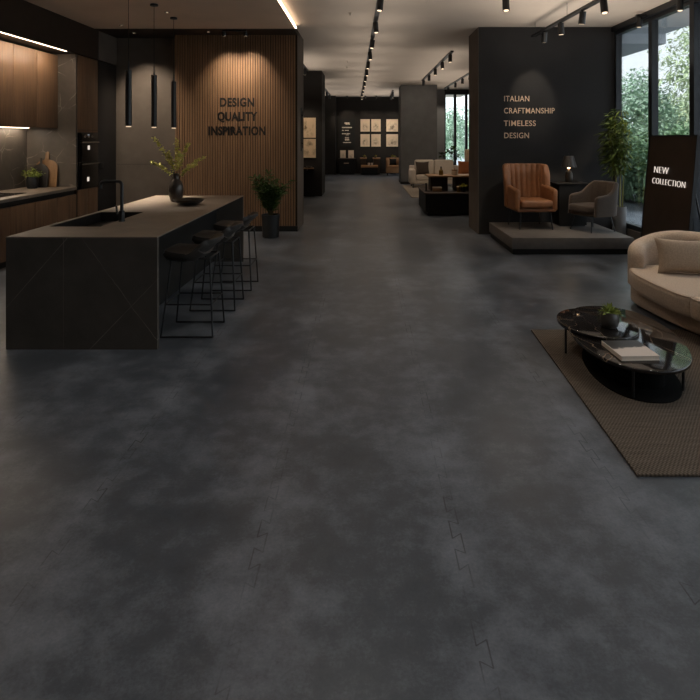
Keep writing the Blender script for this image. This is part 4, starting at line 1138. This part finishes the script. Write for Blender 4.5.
# ------------------------------------------------------------------ track lighting
def head(loc, target, label, group, energy, deg=42, ln=.17, r=.046, drop=.075, color=(1, .85, .68), blend=.6, size=.03, ceiling_fill=16.0):
    """a cylinder spotlight hanging by its adapter from loc (top)"""
    t = thing('track_spotlight', label, 'spotlight', loc, 0, group)
    L = Vector(loc); piv = Vector((0, 0, -drop)); d = (Vector(target) - L).normalized()
    d = (d + Vector((0, 0, -1)) * 1.3).normalized()
    if d.z > -.25: d.z = -.25; d.normalize()
    h = cyl(B(), (0, 0, 0), (0, 0, -drop * .5), .018, seg=14); cyl(h, (0, 0, -drop * .4), (0, 0, -drop), .009, seg=10)
    mk('adapter', h, 'black_metal', t)
    a = piv - d * ln * .35; b = piv + d * ln * .65
    hb = cyl(B(), a, b, r * .97, r, 24, True)
    mk('barrel', hb, 'black_metal', t)
    mk('lens', cyl(B(), b, b + d * .003, r * .72, seg=20), 'lens', t)
    e = L + b + d * .012
    if energy: spot(e, target, energy, deg, blend, color, size)
    if ceiling_fill:                      # added upward lamp without a fixture, to brighten the ceiling
        spot((L.x, L.y, 2.75), (L.x, L.y, 4), ceiling_fill, 168, 1.0, (1, .89, .78), .3)
    return t

def track(label, a, b, z, w=.07):
    t = thing('light_track', label, 'light track', (a[0], a[1], z))
    d = Vector((b[0] - a[0], b[1] - a[1], 0)); L = d.length
    r = mk('rail', BX(-w / 2, w / 2, 0, L, -.035, 0.0), 'black_metal', t, smooth=False)
    r.rotation_euler = (0, 0, math.atan2(-d.x, d.y)); return t

# long centre track
A0, A1 = (.25, 6.4), (-.12, 26.4)
track('long black light track running down the middle of the ceiling', A0, A1, CZ - .0005)
for k in range(12):
    y = 7.75 + 1.62 * k; x = A0[0] + (A1[0] - A0[0]) * (y - A0[1]) / (A1[1] - A0[1])
    tx = x + (.8 if k % 2 else -.8)
    head((x, y, CZ - .0355), (tx, y - .6, 0), 'black spotlight on the long centre track, %s from the camera' % ORD[k], 'spotlights on the centre track', 55, 75, color=(1, .86, .70))
# right lounge track
track('short black light track on the ceiling above the back lounge', (2.0, 12.7), (2.0, 19.1), CZ - .0005)
tg = [(2.0, 13.0, .8), (2.2, 13.0, .5), (2.0, 15.5, 0), (2.2, 19.3, .5), (2.0, 20.9, 2.2)]
for k, y in enumerate((13.0, 14.3, 15.7, 17.2, 18.8)):
    head((2.0, y, CZ - .0355), tg[k], 'black spotlight on the back lounge track, %s from the camera' % ORD[k], 'spotlights on the lounge track', 45 if k < 4 else 70, 50 if k < 4 else 90)
track('black light track on the ceiling near the back lounge window', (3.2, 16.5), (3.2, 22.2), CZ - .0005)
for k, y in enumerate((16.9, 18.2, 19.6, 21.3)):
    head((3.2, y, CZ - .0355), (2.9, y + 1.2, 0) if k < 3 else (3.0, 22.9, 2), 'black spotlight on the window-side lounge track, %s from the camera' % ORD[k], 'spotlights on the window-side track', 22 if k < 3 else 60, 60)
track('short black light track by the far gallery wall, right side', (1.2, 23.2), (1.25, 26.3), CZ - .0005)
for k, y in enumerate((23.6, 24.6, 25.6)):
    head((1.22, y, CZ - .0355), ((1.32, 26.95, 1.9) if k != 1 else (.45, 26.95, 1.9)), 'black spotlight on the right gallery track, %s from the camera' % ORD[k], 'spotlights on the right gallery track', 60, 40)
track('short black light track before the sepia prints at the left', (-1.65, 12.2), (-1.65, 16.3), CZ - .0005)
for k, y in enumerate((13.6, 14.6, 15.6)):
    head((-1.65, y, CZ - .0355), (-1.68, 16.46, 1.9), 'black spotlight on the left block track, %s from the camera' % ORD[k], 'spotlights on the left block track', 40, 36)
track('short black light track beyond the dark left block', (-1.60, 19.0), (-1.55, 26.0), CZ - .0005)
for k, y in enumerate((19.6, 21.6, 23.6, 25.3)):
    head((-1.57, y, CZ - .0355), ((-.82, 26.95, 1.9) if k > 1 else (-.6, y, 0)), 'black spotlight on the left gallery track, %s from the camera' % ORD[k], 'spotlights on the left gallery track', 45, 40)
# gallery wall washers
for k, (px, tz) in enumerate(((347.5, 2.3), (365.3, 2.1), (376, 2.1), (392, 2.1))):
    x = wx(px)
    t = thing('ceiling_spotlight', 'small ceiling spotlight in front of the far prints, %s from the left' % ORD[k], 'spotlight', (x, 26.3, CZ), 0, 'gallery ceiling spotlights')
    mk('can', cyl(B(), (0, 0, 0), (0, .02, -.10), .035), 'black_metal', t); mk('lens', cyl(B(), (0, .0201, -.10), (0, .021, -.103), .026), 'lens', t)
    spot((x, 26.325, CZ - .12), (x, 26.95, tz), 30, 62, .7)
# suspended track over the platform
track('suspended black light track above the armchair platform', (3.03, 6.2), (2.93, 9.72), 3.50)
for k, (y, tgt, e) in enumerate(((9.14, (3.0, 9.99, 2.5), 34), (8.44, (3.6, 9.0, .5), 60), (7.66, (2.75, 9.2, .6), 80), (7.02, (3.0, 5.2, .4), 110))):
    x = 3.03 - .1 * (y - 6.2) / 3.52
    head((x, y, 3.464), tgt, 'black spotlight on the suspended track over the platform, %s from the charcoal wall' % ORD[k], 'spotlights on the suspended track', e, 46)
for k, y in enumerate((6.5, 8.2, 9.6)):
    tag(mk('suspension_wire', cyl(B(), (3.03 - .1 * (y - 6.2) / 3.52, y, 3.5003), (3.03 - .1 * (y - 6.2) / 3.52, y, CZ - .0005), .003, seg=6), 'black_metal'), 'thin wire holding up the suspended light track, %s from the camera' % ORD[k], 'wire', 'suspension wires')
head((2.0, 7.9, CZ - .0005), (2.0, 6.2, 0), 'single black ceiling spotlight near the charcoal wall corner', None, 60, 70, ln=.2, r=.05, drop=.06)
for k, y in enumerate((8.8, 7.67)):
    head((4.33, y, 3.62), (4.1, y - .2, 0) if k else (4.25, 9.4, 1.7), 'black spotlight hanging at the window header, %s' % ('farther one' if k == 0 else 'nearer one'), 'spotlights at the window header', 18 if k else 60, 50 if k else 40, ln=.15, r=.042, drop=.06)
    tag(mk('bracket', BX(4.28, 4.44, y - .03, y + .03, 3.6205, 3.66), 'black_metal', smooth=False), 'black bracket at the window header over the %s spotlight' % ('farther' if k == 0 else 'nearer'), 'bracket')
# spots in front of the slatted wall
t = thing('ceiling_light_bar', 'short black twin spotlight bar above the slatted wall words', 'spotlight', (-2.27, 9.82, KZ - .005))
pw('bar', BX(-2.48, -2.06, 9.80, 9.84, KZ - .035, KZ - .005), 'black_metal', t, smooth=False)
for x in (-2.46, -2.08):
    h = pw('spotlight', cyl(B(), (x, 9.82, KZ - .035), (x, 9.84, KZ - .11), .034), 'black_metal', t)
    pw('lens', cyl(B(), (x, 9.8405, KZ - .11), (x, 9.841, KZ - .113), .026), 'lens', h)
    spot((x, 9.845, KZ - .12), (x, 10.30, 2.7), 98, 80, 1.0)
for (x, y, lb, tgt, e) in ((-2.78, 10.0, 'by the slatted wall', (-2.78, 9.9, 0), 10), (-2.97, 8.45, 'between the pendants', (-2.42, 7.1, 1.3), 110), (-4.09, 9.45, 'near the concrete wall', (-4.0, 10.64, 1.9), 130), (-4.15, 10.1, 'closest to the concrete wall', (-4.1, 10.64, 1.9), 50)):
    t = thing('recessed_downlight', 'tiny recessed kitchen ceiling downlight ' + lb, 'downlight', (x, y, KZ - .001 - (.004 if y > 9.75 else 0)), 0, 'kitchen downlights')
    mk('ring', lathe(B(), [(.038, 0), (.038, -.006), (.026, -.008), (.022, -.001)], seg=24), 'black_metal', t)
    mk('lens', lathe(B(), [(0, -.003), (.021, -.003)], seg=20), 'lens', t)
    spot((x, y, KZ - .02), tgt, e, 26 if lb == 'between the pendants' else 70, .8)
for k, (px, py) in enumerate(((350, 13), (347.5, 61), (347, 67))):
    y = 560 * 1.98 / (138 - py); x = (px - 364) * y / 560
    t = thing('ceiling_sprinkler', 'tiny ceiling fitting left of the centre track, %s from the camera' % ORD[k], 'sprinkler', (x, y, CZ), 0, 'small ceiling fittings')
    mk('rose', lathe(B(), [(0, 0), (.03, 0), (.03, -.006), (.008, -.01), (0, -.01)], seg=16), 'cups', t); mk('nozzle', lathe(B(), [(0, -.01), (.007, -.01), (.007, -.035), (.018, -.037), (0, -.04)], seg=12), 'steel', t)
# cove light on the edge of the kitchen ceiling
tag(mk('led_strip', BX(-1.1995, -1.178, -3.9, 9.8, KZ + .015, KZ + .04), 'led', smooth=False), 'long bright light line along the edge of the dropped kitchen ceiling', 'light strip')

# added unseen downlights, behind and above the camera, to light the foreground floor
k = 0
for y in (-2.5, -.2, 2.1, 4.4):
    for x in (-3.6, -.1, 2.9):
        z = KZ if x < -1.2 else CZ
        t = thing('recessed_downlight', 'added unseen round downlight over the front of the showroom, %s row, %s' % (ORD[int((y + 2.5) / 2.2 + .01)], {-3.6: 'left', -.1: 'middle', 2.9: 'right'}[x]), 'downlight', (x, y, z - .0005), 0, 'added front downlights')
        mk('ring', lathe(B(), [(.09, 0), (.09, -.008), (.07, -.01), (.065, -.001)], seg=28), 'black_metal', t)
        mk('lens', lathe(B(), [(0, -.004), (.064, -.004)], seg=24), 'lens', t)
        spot((x, y, z - .03), (x, y, 0), 16 if x < -1.2 else 40, 125, .9, (1, .95, .88), .06)

# ------------------------------------------------------------------ trees and hedges outside
def tree(label, x, y, h, cr, zc0, n, m, name='tree', group=None, trunk=.1):
    t = thing(name, label, 'tree' if name == 'tree' else name, (x, y, -.02), 0, group)
    b = B(); cl = []
    for _ in range(max(8, int(n / 60))):
        d = rdir(-1, 1); rr = R.random() ** .4
        zz = zc0 + (h - zc0) * (.5 + .5 * d.z * rr); kx = 1 - .45 * max(0, (zz - zc0) / (h - zc0) - .45)
        cl.append((Vector((d.x * rr * cr * kx, d.y * rr * cr * kx, zz)), cr * R.uniform(.22, .4)))
    for i in range(n):
        c, r = cl[i % len(cl)]; d = rdir()
        leaf(b, c + d * r * R.random() ** .45, d + rdir() * .7 + Vector((0, 0, -.2)), R.uniform(.09, .17), R.uniform(.05, .08), .4)
    mk('crown', b, m, t)
    s = B(); cyl(s, (0, 0, 0), (0, 0, zc0 + (h - zc0) * .6), trunk, trunk * .4, 10)
    for c, r in cl[:8]: cyl(s, (0, 0, zc0 + .2), c, trunk * .35, .015, 6)
    mk('trunk', s, 'bark', t); return t
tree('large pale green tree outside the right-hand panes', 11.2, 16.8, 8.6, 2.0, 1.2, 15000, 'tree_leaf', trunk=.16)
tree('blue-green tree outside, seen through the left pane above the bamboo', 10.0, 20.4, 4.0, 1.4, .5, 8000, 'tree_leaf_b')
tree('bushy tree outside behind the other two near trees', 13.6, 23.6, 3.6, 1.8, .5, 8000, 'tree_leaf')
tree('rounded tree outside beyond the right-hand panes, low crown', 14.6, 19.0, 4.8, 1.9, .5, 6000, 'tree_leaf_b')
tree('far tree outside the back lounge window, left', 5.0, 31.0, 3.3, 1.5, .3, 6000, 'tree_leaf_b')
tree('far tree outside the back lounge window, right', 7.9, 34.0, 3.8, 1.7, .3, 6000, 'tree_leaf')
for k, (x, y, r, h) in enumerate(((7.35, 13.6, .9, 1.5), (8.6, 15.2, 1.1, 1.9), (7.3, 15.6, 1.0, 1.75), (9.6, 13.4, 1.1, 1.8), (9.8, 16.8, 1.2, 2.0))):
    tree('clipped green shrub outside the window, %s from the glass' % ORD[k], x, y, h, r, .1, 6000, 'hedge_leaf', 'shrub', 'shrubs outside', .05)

# ------------------------------------------------------------------ sky and sun
w = bpy.data.worlds.new('world'); sc.world = w; w.use_nodes = True
nt = w.node_tree; bg = nt.nodes['Background']
g = nt.nodes.new('ShaderNodeTexCoord'); sx = nt.nodes.new('ShaderNodeSeparateXYZ'); cr = nt.nodes.new('ShaderNodeValToRGB')
nt.links.new(g.outputs['Generated'], sx.inputs[0]); nt.links.new(sx.outputs[2], cr.inputs[0])
cr.color_ramp.elements[0].position = 0.0; cr.color_ramp.elements[0].color = (.80, .84, .88, 1)
cr.color_ramp.elements[1].position = .7; cr.color_ramp.elements[1].color = (.62, .71, .82, 1)
nt.links.new(cr.outputs[0], bg.inputs[0]); bg.inputs[1].default_value = 2.6
sun = bpy.data.lights.new('sun', 'SUN'); sun.energy = 6.0; sun.angle = .2; sun.color = (1, .96, .9)
so = bpy.data.objects.new('sun', sun); COL.objects.link(so); so.location = (-8, -8, 14)
so.rotation_euler = Vector((.62, .45, -.72)).to_track_quat('-Z', 'Y').to_euler()

# ------------------------------------------------------------------ render look
vs = sc.view_settings
sc.display_settings.display_device = 'sRGB'
vs.view_transform = 'Standard'; vs.look = 'None'; vs.gamma = 1.0; vs.exposure = 0.0; vs.use_curve_mapping = False
sc.cycles.use_denoising = True
sc.cycles.max_bounces = 8; sc.cycles.diffuse_bounces = 5; sc.cycles.sample_clamp_indirect = 4.0
